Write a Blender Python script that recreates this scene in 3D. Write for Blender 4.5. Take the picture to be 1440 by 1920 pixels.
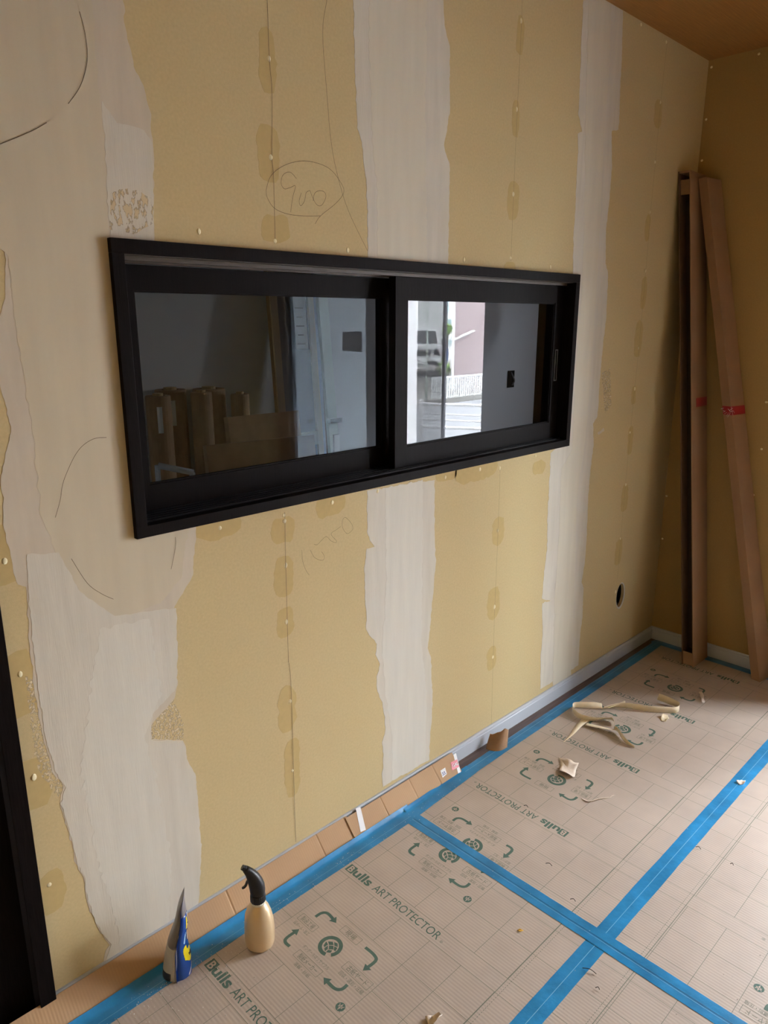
import bpy, math, random
from mathutils import Vector, Matrix, noise
from mathutils.geometry import tessellate_polygon
random.seed(7)
for o in list(bpy.data.objects): bpy.data.objects.remove(o)
SC = bpy.context.scene; COL = SC.collection
# ------------------------------------------------------------------ camera
FPX, YAW, PIT, ROLL = 1367.75, 0.793024, -0.2582606, -0.0006225
CAM = Vector((-3.2303, -1.4281, 1.4986))
def _basis():
    cy, sy, cp, sp = math.cos(YAW), math.sin(YAW), math.cos(PIT), math.sin(PIT)
    f = Vector((cy*cp, sy*cp, sp)); r = Vector((sy, -cy, 0)); d = f.cross(r)
    c, s = math.cos(ROLL), math.sin(ROLL)
    return c*r + s*d, -s*r + c*d, f
RT, DN, FW = _basis()
cd = bpy.data.cameras.new('camera'); cam = bpy.data.objects.new('camera', cd); COL.objects.link(cam)
cd.sensor_fit = 'HORIZONTAL'; cd.sensor_width = 36; cd.lens = FPX*36/1440; cd.clip_start = 0.02; cd.clip_end = 300
m = Matrix((RT, -DN, -FW)).transposed().to_4x4(); m.translation = CAM; cam.matrix_world = m
SC.camera = cam
# ------------------------------------------------------------------ world + exposure
SC.view_settings.view_transform = 'Standard'; SC.view_settings.look = 'None'
SC.view_settings.gamma = 1; SC.view_settings.use_curve_mapping = False
SC.view_settings.exposure = 4.12
w = bpy.data.worlds.new('overcast_sky'); SC.world = w; w.use_nodes = True
bg = w.node_tree.nodes['Background']; bg.inputs['Color'].default_value = (0.90, 0.945, 1.0, 1)
# overcast sky: three times brighter overhead than at the horizon
_n = w.node_tree.nodes; _tc = _n.new('ShaderNodeTexCoord'); _sx = _n.new('ShaderNodeSeparateXYZ'); _mx = _n.new('ShaderNodeMath'); _ma = _n.new('ShaderNodeMath')
_mx.operation = 'MAXIMUM'; _mx.inputs[1].default_value = 0; _ma.operation = 'MULTIPLY_ADD'; _ma.inputs[1].default_value = 5.0; _ma.inputs[2].default_value = 2.5
for _a, _b in ((_tc.outputs['Generated'], _sx.inputs[0]), (_sx.outputs['Z'], _mx.inputs[0]), (_mx.outputs[0], _ma.inputs[0]), (_ma.outputs[0], bg.inputs['Strength'])): w.node_tree.links.new(_a, _b)
# portals that only guide sampling through the two real openings
def portal(loc, rot, sx, sy):
    l = bpy.data.lights.new('window_portal', 'AREA'); l.shape = 'RECTANGLE'; l.size = sx; l.size_y = sy
    l.cycles.is_portal = True
    o = bpy.data.objects.new('window_portal', l); COL.objects.link(o); o.location = loc; o.rotation_euler = rot
TW = dict(y0=-2.66, y1=-0.99, z0=0.03, z1=1.92)          # terrace opening in the right wall
SW = dict(y0=0.2, y1=0.64, z0=1.36, z1=1.78)             # side window of the next room
portal((0.13, (TW['y0']+TW['y1'])/2, .975), (0, math.radians(90), 0), 1.89, 1.67)
portal((2.76, .42, 1.57), (0, math.radians(90), 0), .42, .44)
# ------------------------------------------------------------------ pixel helpers (1440x1920 frame)
def ray(px, py): return (RT*((px-720)/FPX) + DN*((py-960)/FPX) + FW)
def on(px, py, ax, v):
    d = ray(px, py); t = (v-CAM[ax])/d[ax]; return CAM + d*t
def onp(px, py, p0, n):
    d = ray(px, py); t = (p0-CAM).dot(n)/d.dot(n); return CAM + d*t
def wl(px, py, y=0.0):
    p = on(px, py, 1, y); return (p.x, p.z)
def fl(px, py, z=0.0035):
    p = on(px, py, 2, z); return (p.x, p.y)
# ------------------------------------------------------------------ materials
def mat(name, col, rough=0.6, metal=0.0, spec=0.5, var=0.0, scale=8.0, stretch=(1, 1, 1), bump=0.0, bscale=60.0, bstretch=None, col2=None, **kw):
    m = bpy.data.materials.new(name); m.use_nodes = True; nt = m.node_tree; b = nt.nodes['Principled BSDF']
    b.inputs['Base Color'].default_value = (*col, 1); b.inputs['Roughness'].default_value = rough
    b.inputs['Metallic'].default_value = metal; b.inputs['Specular IOR Level'].default_value = spec
    for k, v in kw.items(): b.inputs[k.replace('_', ' ')].default_value = v
    if var or col2 or bump: geo = nt.nodes.new('ShaderNodeNewGeometry')
    if var or col2:
        mp = nt.nodes.new('ShaderNodeMapping'); mp.inputs['Scale'].default_value = stretch
        nt.links.new(geo.outputs['Position'], mp.inputs['Vector'])
        n = nt.nodes.new('ShaderNodeTexNoise'); n.inputs['Scale'].default_value = scale; n.inputs['Detail'].default_value = 5
        nt.links.new(mp.outputs[0], n.inputs['Vector'])
        mr = nt.nodes.new('ShaderNodeMapRange'); mr.inputs['From Min'].default_value = .3; mr.inputs['From Max'].default_value = .7
        nt.links.new(n.outputs['Fac'], mr.inputs['Value'])
        mx = nt.nodes.new('ShaderNodeMix'); mx.data_type = 'RGBA'
        c2 = col2 or tuple(c*(1-var) for c in col); c1 = col if col2 else tuple(min(1, c*(1+var)) for c in col)
        mx.inputs[6].default_value = (*c1, 1); mx.inputs[7].default_value = (*c2, 1)
        nt.links.new(mr.outputs[0], mx.inputs[0]); nt.links.new(mx.outputs[2], b.inputs['Base Color'])
    if bump:
        mp2 = nt.nodes.new('ShaderNodeMapping'); mp2.inputs['Scale'].default_value = bstretch or stretch
        nt.links.new(geo.outputs['Position'], mp2.inputs['Vector'])
        n2 = nt.nodes.new('ShaderNodeTexNoise'); n2.inputs['Scale'].default_value = bscale; n2.inputs['Detail'].default_value = 4
        nt.links.new(mp2.outputs[0], n2.inputs['Vector'])
        bp = nt.nodes.new('ShaderNodeBump'); bp.inputs['Strength'].default_value = bump; bp.inputs['Distance'].default_value = .002
        nt.links.new(n2.outputs['Fac'], bp.inputs['Height']); nt.links.new(bp.outputs[0], b.inputs['Normal'])
    return m
def alpha_mix(m, fac=None, nscale=None, lo=.45, hi=.55, stretch=(1, 1, 1), amin=0.0, amax=1.0):
    """cover of a thin coat: constant, or broken up by a noise"""
    nt = m.node_tree; b = nt.nodes['Principled BSDF']; out = nt.nodes['Material Output']
    tr = nt.nodes.new('ShaderNodeBsdfTransparent'); ms = nt.nodes.new('ShaderNodeMixShader')
    nt.links.new(tr.outputs[0], ms.inputs[1]); nt.links.new(b.outputs[0], ms.inputs[2]); nt.links.new(ms.outputs[0], out.inputs['Surface'])
    if nscale is None: ms.inputs[0].default_value = fac
    else:
        geo = nt.nodes.new('ShaderNodeNewGeometry'); mp = nt.nodes.new('ShaderNodeMapping'); mp.inputs['Scale'].default_value = stretch
        nt.links.new(geo.outputs['Position'], mp.inputs['Vector'])
        n = nt.nodes.new('ShaderNodeTexNoise'); n.inputs['Scale'].default_value = nscale; n.inputs['Detail'].default_value = 4
        nt.links.new(mp.outputs[0], n.inputs['Vector'])
        mr = nt.nodes.new('ShaderNodeMapRange'); mr.inputs['From Min'].default_value = lo; mr.inputs['From Max'].default_value = hi
        mr.inputs['To Min'].default_value = amin; mr.inputs['To Max'].default_value = amax
        nt.links.new(n.outputs['Fac'], mr.inputs['Value']); nt.links.new(mr.outputs[0], ms.inputs[0])
    return m
def glass(name, tint=(1, 1, 1), rough=0.0, refl=1.0):
    m = bpy.data.materials.new(name); m.use_nodes = True; nt = m.node_tree; nt.nodes.remove(nt.nodes['Principled BSDF'])
    out = nt.nodes['Material Output']; tr = nt.nodes.new('ShaderNodeBsdfTransparent'); tr.inputs[0].default_value = (*tint, 1)
    gl = nt.nodes.new('ShaderNodeBsdfGlossy'); gl.inputs['Roughness'].default_value = rough
    fr = nt.nodes.new('ShaderNodeFresnel'); fr.inputs['IOR'].default_value = 1.45
    mu = nt.nodes.new('ShaderNodeMath'); mu.operation = 'MULTIPLY'; nt.links.new(fr.outputs[0], mu.inputs[0])
    ge = nt.nodes.new('ShaderNodeNewGeometry'); sb = nt.nodes.new('ShaderNodeMath'); sb.operation = 'MULTIPLY_ADD'; sb.inputs[1].default_value = -refl; sb.inputs[2].default_value = refl
    nt.links.new(ge.outputs['Backfacing'], sb.inputs[0]); nt.links.new(sb.outputs[0], mu.inputs[1])   # reflect at the outer face only
    ms = nt.nodes.new('ShaderNodeMixShader'); nt.links.new(mu.outputs[0], ms.inputs[0]); nt.links.new(tr.outputs[0], ms.inputs[1]); nt.links.new(gl.outputs[0], ms.inputs[2])
    nt.links.new(ms.outputs[0], out.inputs['Surface']); return m
def kraft(name, col, flute=(1, 0, 0), pitch=.008, amt=.25, colamt=.08, var=.10, rough=.75):
    m = mat(name, col, rough=rough, var=var, scale=9); nt = m.node_tree; b = nt.nodes['Principled BSDF']
    geo = nt.nodes.new('ShaderNodeNewGeometry'); dt = nt.nodes.new('ShaderNodeVectorMath'); dt.operation = 'DOT_PRODUCT'
    dt.inputs[1].default_value = tuple(f*2*math.pi/pitch for f in flute); nt.links.new(geo.outputs['Position'], dt.inputs[0])
    n = nt.nodes.new('ShaderNodeTexNoise'); n.inputs['Scale'].default_value = 30; nt.links.new(geo.outputs['Position'], n.inputs['Vector'])
    ad = nt.nodes.new('ShaderNodeMath'); ad.operation = 'ADD'; nt.links.new(dt.outputs['Value'], ad.inputs[0]); nt.links.new(n.outputs['Fac'], ad.inputs[1])
    sn = nt.nodes.new('ShaderNodeMath'); sn.operation = 'SINE'; nt.links.new(ad.outputs[0], sn.inputs[0])
    bp = nt.nodes.new('ShaderNodeBump'); bp.inputs['Strength'].default_value = amt; bp.inputs['Distance'].default_value = .0012
    nt.links.new(sn.outputs[0], bp.inputs['Height']); nt.links.new(bp.outputs[0], b.inputs['Normal'])
    old = b.inputs['Base Color'].links[0].from_socket
    mr = nt.nodes.new('ShaderNodeMapRange'); mr.inputs['From Min'].default_value = -1; mr.inputs['To Min'].default_value = 1-colamt; mr.inputs['To Max'].default_value = 1+colamt*.5
    nt.links.new(sn.outputs[0], mr.inputs['Value'])
    mx = nt.nodes.new('ShaderNodeVectorMath'); mx.operation = 'SCALE'; nt.links.new(old, mx.inputs[0]); nt.links.new(mr.outputs[0], mx.inputs['Scale'])
    nt.links.new(mx.outputs[0], b.inputs['Base Color']); return m
BOARD = (0.605, 0.485, 0.268)
M = dict(
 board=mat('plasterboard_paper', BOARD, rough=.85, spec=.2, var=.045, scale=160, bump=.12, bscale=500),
 board_shade=mat('plasterboard_paper_shaded', (0.42, 0.285, 0.115), rough=.85, spec=.2, var=.04, scale=160),  # same board as the main wall, with shade put into its colour
 gyp=mat('gypsum_core', (.62, .62, .60), rough=.9),
 putty=mat('joint_putty', (.655, .615, .535), rough=.9, spec=.2, var=.05, scale=14, stretch=(3, 3, .35), bump=.15, bscale=120, bstretch=(3, 1, .2)),
 puttyc=mat('joint_putty_cream', (.67, .625, .52), rough=.9, spec=.2, var=.035, scale=10, stretch=(3, 3, .35)),
 puttyw=mat('joint_putty_pale', (.685, .655, .58), rough=.9, spec=.2, var=.04, scale=12, stretch=(3, 3, .3), bump=.12, bscale=100, bstretch=(3, 1, .2)),
 puttyp=mat('joint_putty_thin', (.62, .55, .45), rough=.9, spec=.2, var=.06, scale=12, stretch=(3, 3, .4)),
 smear=mat('putty_smear', (.70, .60, .42), rough=.9, spec=.2),
 halo=mat('damp_paper', (.56, .425, .198), rough=.85, spec=.2, var=.04, scale=60),
 haloP=mat('bare_paper_smear', (.62, .50, .31), rough=.85, spec=.2),
 puttyt=mat('joint_putty_thin_cream', (.62, .55, .42), rough=.9, spec=.2, var=.04, scale=9, stretch=(3, 3, .35)),
 dot=mat('screw_filler', (.86, .78, .52), rough=.8, var=.06, scale=200),
 pencil=mat('pencil', (.09, .06, .03), rough=.7),
 floorw=mat('dark_floor_wood', (.13, .085, .075), rough=.45, var=.35, scale=12, stretch=(.6, 12, 1)),
 ceil=mat('veneer_ceiling', (.33, .155, .038), rough=.6, var=.16, scale=26, stretch=(.35, 9, 1)),
 base=mat('baseboard_white', (.52, .56, .62), rough=.4),
 black=mat('dark_wood_film', (.0075, .0055, .0055), spec=.06, rough=.5, var=.35, scale=30, stretch=(12, 12, .6), bump=.1, bscale=60, bstretch=(14, 14, .6)),
 blackh=mat('dark_wood_film_rail', (.0075, .0055, .0055), spec=.06, rough=.5, var=.35, scale=30, stretch=(12, 12, .6)),
 brown=mat('brown_track', (.06, .04, .025), rough=.5),
 blackin=mat('black_track', (.004, .004, .005), rough=.5, spec=.2),
 glassL=glass('clear_glass_left', (.93, .95, .96), refl=1.0), glassR=glass('clear_glass', (.95, .96, .97), refl=1.0),
 glassT=glass('terrace_glass', (.97, .98, .98), refl=.6),
 alu=mat('aluminium_sash', (.30, .32, .35), rough=.35, metal=.6),
 sheet=kraft('protector_board', (.505, .425, .365), flute=(1, 0, 0), pitch=.0085, amt=.06, colamt=.03, var=.07, rough=.44),
 card=kraft('brown_cardboard', (.50, .32, .175), flute=(1, 0, 0), pitch=.007, amt=.06, colamt=.02, var=.06),
 carton=kraft('carton_kraft', (.32, .185, .10), flute=(0, 0, 1), pitch=.007, amt=.06, colamt=.02, var=.08),
 cartonm=mat('carton_shaded_kraft', (.14, .08, .045), rough=.85, var=.1),  # same kraft as the carton, darkened for the shade on its inner face
 cartonin=mat('carton_inside_shade', (.035, .02, .012), rough=.85, var=.1),  # kraft taken nearly to black: the open carton's inner shade as colour
 flute=mat('flute_edge', (.08, .045, .02), rough=.9, col2=(.33, .22, .12), scale=500),
 ink=mat('green_ink', (.085, .155, .125), rough=.8, var=.12, scale=60),
 inkl=mat('green_ink_fine', (.17, .195, .15), rough=.8, var=.1, scale=60),
 kraftink=mat('unprinted_kraft', (.56, .45, .38), rough=.8),
 tape=mat('blue_masking_tape', (.025, .235, .50), rough=.30, var=.26, scale=11, stretch=(1, 1, 1), bump=.35, bscale=70),
 tapeln=mat('blue_tape_crease', (.25, .50, .70), rough=.4),
 taped=mat('blue_tape_groove', (.012, .09, .22), rough=.5),
 red=mat('red_tape', (.32, .006, .016), rough=.35), redl=mat('red_label', (.58, .02, .05), rough=.4),
 white=mat('white_print', (.82, .82, .84), rough=.5), navy=mat('navy_print', (.05, .08, .26), rough=.5),
 gold=mat('gold_plastic', (.74, .56, .34), rough=.33, metal=.45, var=.05, scale=20),
 blackp=mat('black_plastic', (.012, .012, .014), rough=.42, bump=.1, bscale=150),
 ring=mat('cream_ring', (.75, .72, .62), rough=.4),
 pblue=mat('pouch_blue_film', (.012, .07, .33), rough=.25), pyel=mat('pouch_yellow', (.86, .70, .01), rough=.3),
 pgrey=mat('pouch_grey_film', (.21, .20, .21), rough=.35, var=.15, scale=40), pwhite=mat('pouch_pale_film', (.50, .49, .48), rough=.35), pdark=mat('pouch_dark_print', (.03, .035, .06), rough=.4),
 plight=mat('pouch_light_blue', (.36, .62, .90), rough=.3),
 ribbon=mat('cream_paper_ribbon', (.80, .69, .50), rough=.6, var=.06, scale=30),
 scrap=mat('torn_paper', (.80, .70, .60), rough=.8, var=.05, scale=60), kscrap=mat('brown_kraft_scrap', (.36, .21, .11), rough=.7, var=.12, scale=30),
 dust=mat('plaster_dust', (.80, .76, .70), rough=.9), splint=mat('dark_splinter', (.05, .04, .035), rough=.8), yel=mat('yellow_chip', (.75, .45, .06), rough=.7),
 gwall=mat('grey_papered_wall', (.60, .615, .65), rough=.85, var=.03, scale=3), gwall2=mat('grey_papered_wall_dim', (.42, .42, .43), rough=.85),
 rollc=mat('roll_carton', (.34, .19, .085), rough=.7, var=.12, scale=14), pine=mat('pale_pine', (.48, .30, .12), rough=.6, var=.12, scale=30, stretch=(8, 8, .6)),
 flush=mat('brown_door_skin', (.115, .072, .042), rough=.4), pgreen=mat('pale_green_panel', (.42, .50, .44), rough=.5),
 film=glass('plastic_film', (.90, .90, .90), rough=.15, refl=2.5), slate=mat('slate_frame', (.12, .13, .16), rough=.5),
 frost=mat('frosted_film', (.50, .56, .62), rough=.6), pinkp=mat('brown_patch', (.16, .09, .085), rough=.7),
 vinyl=mat('white_vinyl_frame', (.55, .60, .68), rough=.5),
 asph=mat('asphalt', (.17, .175, .185), rough=.9, var=.1, scale=3), conc=mat('packed_ground', (.19, .185, .17), rough=.9, var=.08, scale=2),
 fence=mat('white_steel_fence', (.66, .70, .71), rough=.5), rail=mat('grey_white_pipe', (.75, .76, .78), rough=.45, metal=.1),
 siding=mat('pink_siding', (.33, .265, .27), rough=.8, var=.05, scale=4), brick=mat('dark_brown_cladding', (.042, .028, .026), rough=.8, var=.25, scale=20),
 bldwin=mat('teal_window', (.25, .42, .44), rough=.15), bldwhite=mat('white_trim', (.72, .75, .75), rough=.6),
 car=mat('white_car_paint', (.75, .78, .80), rough=.3), tyre=mat('tyre_black', (.012, .012, .012), rough=.6), carglass=mat('car_glass', (.02, .025, .03), rough=.1),
 shrub=mat('shrub_leaves', (.16, .30, .06), rough=.8, var=.3, scale=30), signb=mat('blue_sign', (.05, .13, .35), rough=.5),
 pole=mat('pale_green_pole', (.65, .78, .70), rough=.5),
)
alpha_mix(M['smear'], nscale=160, lo=.46, hi=.60, stretch=(1, 1, .8)); alpha_mix(M['haloP'], nscale=70, lo=.50, hi=.58, stretch=(1.6, 1, .7))
def screen_mat():
    m = bpy.data.materials.new('insect_mesh'); m.use_nodes = True; nt = m.node_tree
    b = nt.nodes['Principled BSDF']; b.inputs['Base Color'].default_value = (.012, .012, .014, 1); b.inputs['Roughness'].default_value = .9
    return alpha_mix(m, fac=.45)
M['screen'] = screen_mat()
# frosted pane passes diffuse daylight
def frost_mat(m, col):
    nt = m.node_tree; b = nt.nodes['Principled BSDF']; out = nt.nodes['Material Output']
    t = nt.nodes.new('ShaderNodeBsdfTranslucent'); t.inputs[0].default_value = (*col, 1)
    ms = nt.nodes.new('ShaderNodeMixShader'); ms.inputs[0].default_value = .8
    nt.links.new(b.outputs[0], ms.inputs[1]); nt.links.new(t.outputs[0], ms.inputs[2]); nt.links.new(ms.outputs[0], out.inputs['Surface'])
frost_mat(M['frost'], (.62, .69, .74))
# ------------------------------------------------------------------ mesh helpers
def tag(o, label=None, cat=None, group=None, kind=None):
    for k, v in (('label', label), ('category', cat), ('group', group), ('kind', kind)):
        if v: o[k] = v
    return o
def thing(name, label, cat, loc=(0, 0, 0), group=None, kind=None):
    if MIR[0]: loc = (loc[0], .092-loc[1], loc[2])
    o = bpy.data.objects.new(name, None); COL.objects.link(o); o.location = loc; o.empty_display_size = .05
    LOCS[o.name] = Vector(loc); return tag(o, label, cat, group, kind)
LOCS = {}; MIR = [False]
def link(name, me, par=None):
    o = bpy.data.objects.new(name, me); COL.objects.link(o)
    if par is not None:
        o.parent = par; o.matrix_parent_inverse = Matrix.Translation(-LOCS.get(par.name, Vector((0, 0, 0))))
        LOCS[o.name] = LOCS.get(par.name, Vector((0, 0, 0))) * 0
    return o
class MB:
    def __init__(s): s.v = []; s.f = []
    def add(s, vs, fs):
        n = len(s.v); s.v += [tuple(v) for v in vs]; s.f += [tuple(i+n for i in f) for f in fs]; return s
    def box(s, a, b):
        (x0, y0, z0), (x1, y1, z1) = a, b
        x0, x1 = sorted((x0, x1)); y0, y1 = sorted((y0, y1)); z0, z1 = sorted((z0, z1))
        return s.add([(x0, y0, z0), (x1, y0, z0), (x1, y1, z0), (x0, y1, z0), (x0, y0, z1), (x1, y0, z1), (x1, y1, z1), (x0, y1, z1)],
                     [(0, 3, 2, 1), (4, 5, 6, 7), (0, 1, 5, 4), (1, 2, 6, 5), (2, 3, 7, 6), (3, 0, 4, 7)])
    def obox(s, c, ax, ay, az):
        c, ax, ay, az = map(Vector, (c, ax, ay, az)); V = []
        for k in (-1, 1):
            for (i, j) in ((-1, -1), (1, -1), (1, 1), (-1, 1)): V.append(c + ax*i + ay*j + az*k)
        return s.add(V, [(0, 3, 2, 1), (4, 5, 6, 7), (0, 1, 5, 4), (1, 2, 6, 5), (2, 3, 7, 6), (3, 0, 4, 7)])
    def tube(s, pts, r, n=10, caps=True, rad2=None):
        pts = [Vector(p) for p in pts]; R = r if isinstance(r, (list, tuple)) else [r]*len(pts); rings = []
        up = Vector((0, 0, 1))
        for i, p in enumerate(pts):
            t = (pts[min(i+1, len(pts)-1)] - pts[max(i-1, 0)]).normalized()
            a = t.cross(up); a = a.normalized() if a.length > 1e-4 else Vector((1, 0, 0)); b = t.cross(a)
            rings.append([p + (a*math.cos(2*math.pi*k/n) + b*math.sin(2*math.pi*k/n))*R[i] for k in range(n)])
        return s.loft(rings, caps)
    def loft(s, rings, caps=True, closed=True):
        n = len(rings[0]); V = [v for r in rings for v in r]; Fc = []
        for i in range(len(rings)-1):
            for k in range(n if closed else n-1):
                a = i*n+k; b = i*n+(k+1) % n; Fc.append((a, b, b+n, a+n))
        if caps and closed: Fc.append(tuple(range(n-1, -1, -1))); Fc.append(tuple(range(len(V)-n, len(V))))
        return s.add(V, Fc)
    def lathe(s, prof, c=(0, 0, 0), n=28, caps=True):
        return s.loft([[Vector(c) + Vector((r*math.cos(2*math.pi*k/n), r*math.sin(2*math.pi*k/n), z)) for k in range(n)] for r, z in prof], caps)
    def prism(s, outer, holes, fn, d0, d1):
        """polygon with holes -> solid; fn(u, v, d) gives the 3D point; d0 is the visible side"""
        loops = [outer] + list(holes); pts = [p for l in loops for p in l]
        tris = tessellate_polygon([[Vector((u, v, 0)) for u, v in l] for l in loops])
        n = len(pts); V = [fn(u, v, d0) for u, v in pts] + [fn(u, v, d1) for u, v in pts]; Fc = []
        for t in tris: Fc.append(tuple(t)); Fc.append(tuple(i+n for i in reversed(t)))
        st = 0
        for l in loops:
            for i in range(len(l)):
                a = st+i; b = st+(i+1) % len(l); Fc.append((a, b, b+n, a+n))
            st += len(l)
        return s.add(V, Fc)
    def flat(s, poly, fn, d):
        tris = tessellate_polygon([[Vector((u, v, 0)) for u, v in poly]]); return s.add([fn(u, v, d) for u, v in poly], [tuple(t) for t in tris])
    def grid(s, fn, nu, nv):
        V = [fn(i/nu, j/nv) for j in range(nv+1) for i in range(nu+1)]
        return s.add(V, [(j*(nu+1)+i, j*(nu+1)+i+1, (j+1)*(nu+1)+i+1, (j+1)*(nu+1)+i) for j in range(nv) for i in range(nu)])
    def mesh(s, name, m, smooth=False):
        if MIR[0]: s.v = [(v[0], .092-v[1], v[2]) for v in s.v]; s.f = [tuple(reversed(f)) for f in s.f]
        me = bpy.data.meshes.new(name); me.from_pydata(s.v, [], s.f); me.materials.append(M[m] if isinstance(m, str) else m)
        if smooth: me.polygons.foreach_set('use_smooth', [True]*len(me.polygons))
        me.validate(); me.update(); return me
    def build(s, name, m, par=None, smooth=False, fix=True, bevel=0, thick=0):
        me = s.mesh(name, m, smooth); o = link(name, me, par)
        if fix:
            import bmesh
            b = bmesh.new(); b.from_mesh(me); bmesh.ops.recalc_face_normals(b, faces=b.faces); b.to_mesh(me); b.free()
        if thick:
            md = o.modifiers.new('thickness', 'SOLIDIFY'); md.thickness = thick; md.offset = 0
        if bevel:
            md = o.modifiers.new('bevel', 'BEVEL'); md.width = bevel; md.segments = 2; md.limit_method = 'ANGLE'
        return o
def box(name, a, b, m, par=None, bevel=0): return MB().box(a, b).build(name, m, par, bevel=bevel)
WY = lambda u, v, d: Vector((u, -d, v))         # main wall, d towards the room
WX = lambda u, v, d: Vector((-d, u, v))         # right wall, u = y
FL = lambda u, v, d: Vector((u, v, d))          # floor
def ragged(poly, step=.008, amp=.0016, seed=0, freq=60, keep=lambda p: False):
    out = []; n = len(poly)
    for i in range(n):
        a = Vector((*poly[i], 0)); b = Vector((*poly[(i+1) % n], 0)); L = (b-a).length; k = max(1, int(L/step)); nr = Vector((-(b-a).y, (b-a).x, 0)).normalized() if L else Vector((0, 0, 0))
        for j in range(k):
            p = a.lerp(b, j/k)
            if not keep(p):
                p = p + nr*amp*(noise.noise(Vector((p.x*freq, p.y*freq, seed))) + .6*noise.noise(Vector((p.x*freq*3, p.y*freq*3, seed+5))))*1.6
            out.append((p.x, p.y))
    return out
def ribbon2(pts, wdt, fn, d, mb=None):
    """thin drawn line as a flat ribbon"""
    mb = mb or MB(); P = [Vector((*p, 0)) for p in pts]; V = []
    for i, p in enumerate(P):
        t = (P[min(i+1, len(P)-1)] - P[max(i-1, 0)]).normalized(); nrm = Vector((-t.y, t.x, 0))*wdt/2
        V += [fn((p+nrm).x, (p+nrm).y, d), fn((p-nrm).x, (p-nrm).y, d)]
    return mb.add(V, [(2*i, 2*i+1, 2*i+3, 2*i+2) for i in range(len(P)-1)])
def smooth2(pts, k=5):
    out = []; P = [Vector((*p, 0)) for p in pts]
    for i in range(len(P)-1):
        p0, p1, p2, p3 = P[max(i-1, 0)], P[i], P[i+1], P[min(i+2, len(P)-1)]
        for j in range(k):
            t = j/k; q = .5*((2*p1) + (p2-p0)*t + (2*p0-5*p1+4*p2-p3)*t*t + (3*p1-p0-3*p2+p3)*t**3); out.append((q.x, q.y))
    out.append((P[-1].x, P[-1].y)); return out
def smooth3(pts, k=6):
    out = []; P = [Vector(p) for p in pts]
    for i in range(len(P)-1):
        p0, p1, p2, p3 = P[max(i-1, 0)], P[i], P[i+1], P[min(i+2, len(P)-1)]
        for j in range(k):
            t = j/k; out.append(.5*((2*p1) + (p2-p0)*t + (2*p0-5*p1+4*p2-p3)*t*t + (3*p1-p0-3*p2+p3)*t**3))
    out.append(P[-1]); return out
TXT = {}
def text_poly(body, bold=0.0):
    """outline of a line of text as triangles in a 1-unit-high em, normalised to its own width/height box"""
    if (body, bold) in TXT: return TXT[(body, bold)]
    cu = bpy.data.curves.new('t', 'FONT'); cu.body = body; cu.size = 1; cu.offset = bold; cu.resolution_u = 3
    o = bpy.data.objects.new('t', cu); COL.objects.link(o); dg = bpy.context.evaluated_depsgraph_get(); dg.update()
    me = bpy.data.meshes.new_from_object(o.evaluated_get(dg)); V = [(v.co.x, v.co.y) for v in me.vertices]; F = [tuple(p.vertices) for p in me.polygons]
    bpy.data.objects.remove(o); bpy.data.curves.remove(cu); bpy.data.meshes.remove(me)
    if not V: V = [(0, 0), (1, 0), (1, 1)]; F = [(0, 1, 2)]
    x0, x1 = min(v[0] for v in V), max(v[0] for v in V); y0, y1 = min(v[1] for v in V), max(v[1] for v in V)
    r = ([((x-x0)/(x1-x0), (y-y0)/(y1-y0)) for x, y in V], F); TXT[(body, bold)] = r; return r
def put_text(mb, body, fn, d, a0, a1, b0, b1, bold=0.0):
    V, F = text_poly(body, bold); return mb.add([fn(a0+(a1-a0)*u, b0+(b1-b0)*v, d) for u, v in V], F)
# ------------------------------------------------------------------ room shell
H = 2.5; XL = -3.66; YF = -2.75
floor = tag(box('floor', (XL-.12, YF-.12, -.12), (2.75, 2.33, 0), 'floorw'), 'dark brown wooden floor under the cardboard protection', 'floor', kind='structure')
ceiling = tag(box('ceiling', (XL-.12, YF-.12, H), (2.75, 2.33, H+.1), 'ceil'), 'brown wood-grain veneer ceiling', 'ceiling', kind='structure')
WO = dict(x0=-2.555, x1=-.893, z0=1.062, z1=1.636)       # rough opening of the interior window
DX0, DX1, DZ = -3.62, -2.875, 2.02                        # door opening
# main wall: stud core, then separate plasterboards
wb = MB()
for a, b in (((XL, 0), (DX0, H)), ((DX0, DZ), (DX1, H)), ((DX1, 0), (WO['x0'], H)), ((WO['x0'], 0), (WO['x1'], WO['z0'])), ((WO['x0'], WO['z1']), (WO['x1'], H)), ((WO['x1'], 0), (-.41, H)), ((-.30, 0), (.12, H)), ((-.41, 0), (-.30, .25)), ((-.41, .39), (-.30, H))):
    wb.box((a[0], .0125, a[1]), (b[0], .1125, b[1]))
wall_back = tag(wb.build('wall_back', 'gwall2'), 'tan plasterboard wall with pale joint putty and pencil marks', 'wall', kind='structure')
OC = (-.3535, .315); outlet = [(OC[0]+.033*math.cos(t)*(1 if abs(math.sin(t)) < 2 else 1), OC[1]+.055*math.sin(t)) for t in [2*math.pi*k/36 for k in range(36)]]
def board(x0, x1, cells, holes=()):
    mb = MB()
    for (a, b, c, d) in cells:
        mb.prism([(a, b), (c, b), (c, d), (a, d)], [h for h in holes if a < h[0][0] < c and b < h[0][1] < d], WY, 0, -.0124)
    return mb.build('plasterboard', 'board', wall_back)
g = .0006
board(XL, -2.63, [(XL, 0, DX0, H), (DX0, DZ, DX1, H), (DX1, 0, -2.63-g, H)])
board(-2.63, -1.72, [(-2.63, 0, WO['x0'], H), (WO['x0'], 0, -1.72-g, WO['z0']), (WO['x0'], WO['z1'], -1.72-g, H)])
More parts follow.
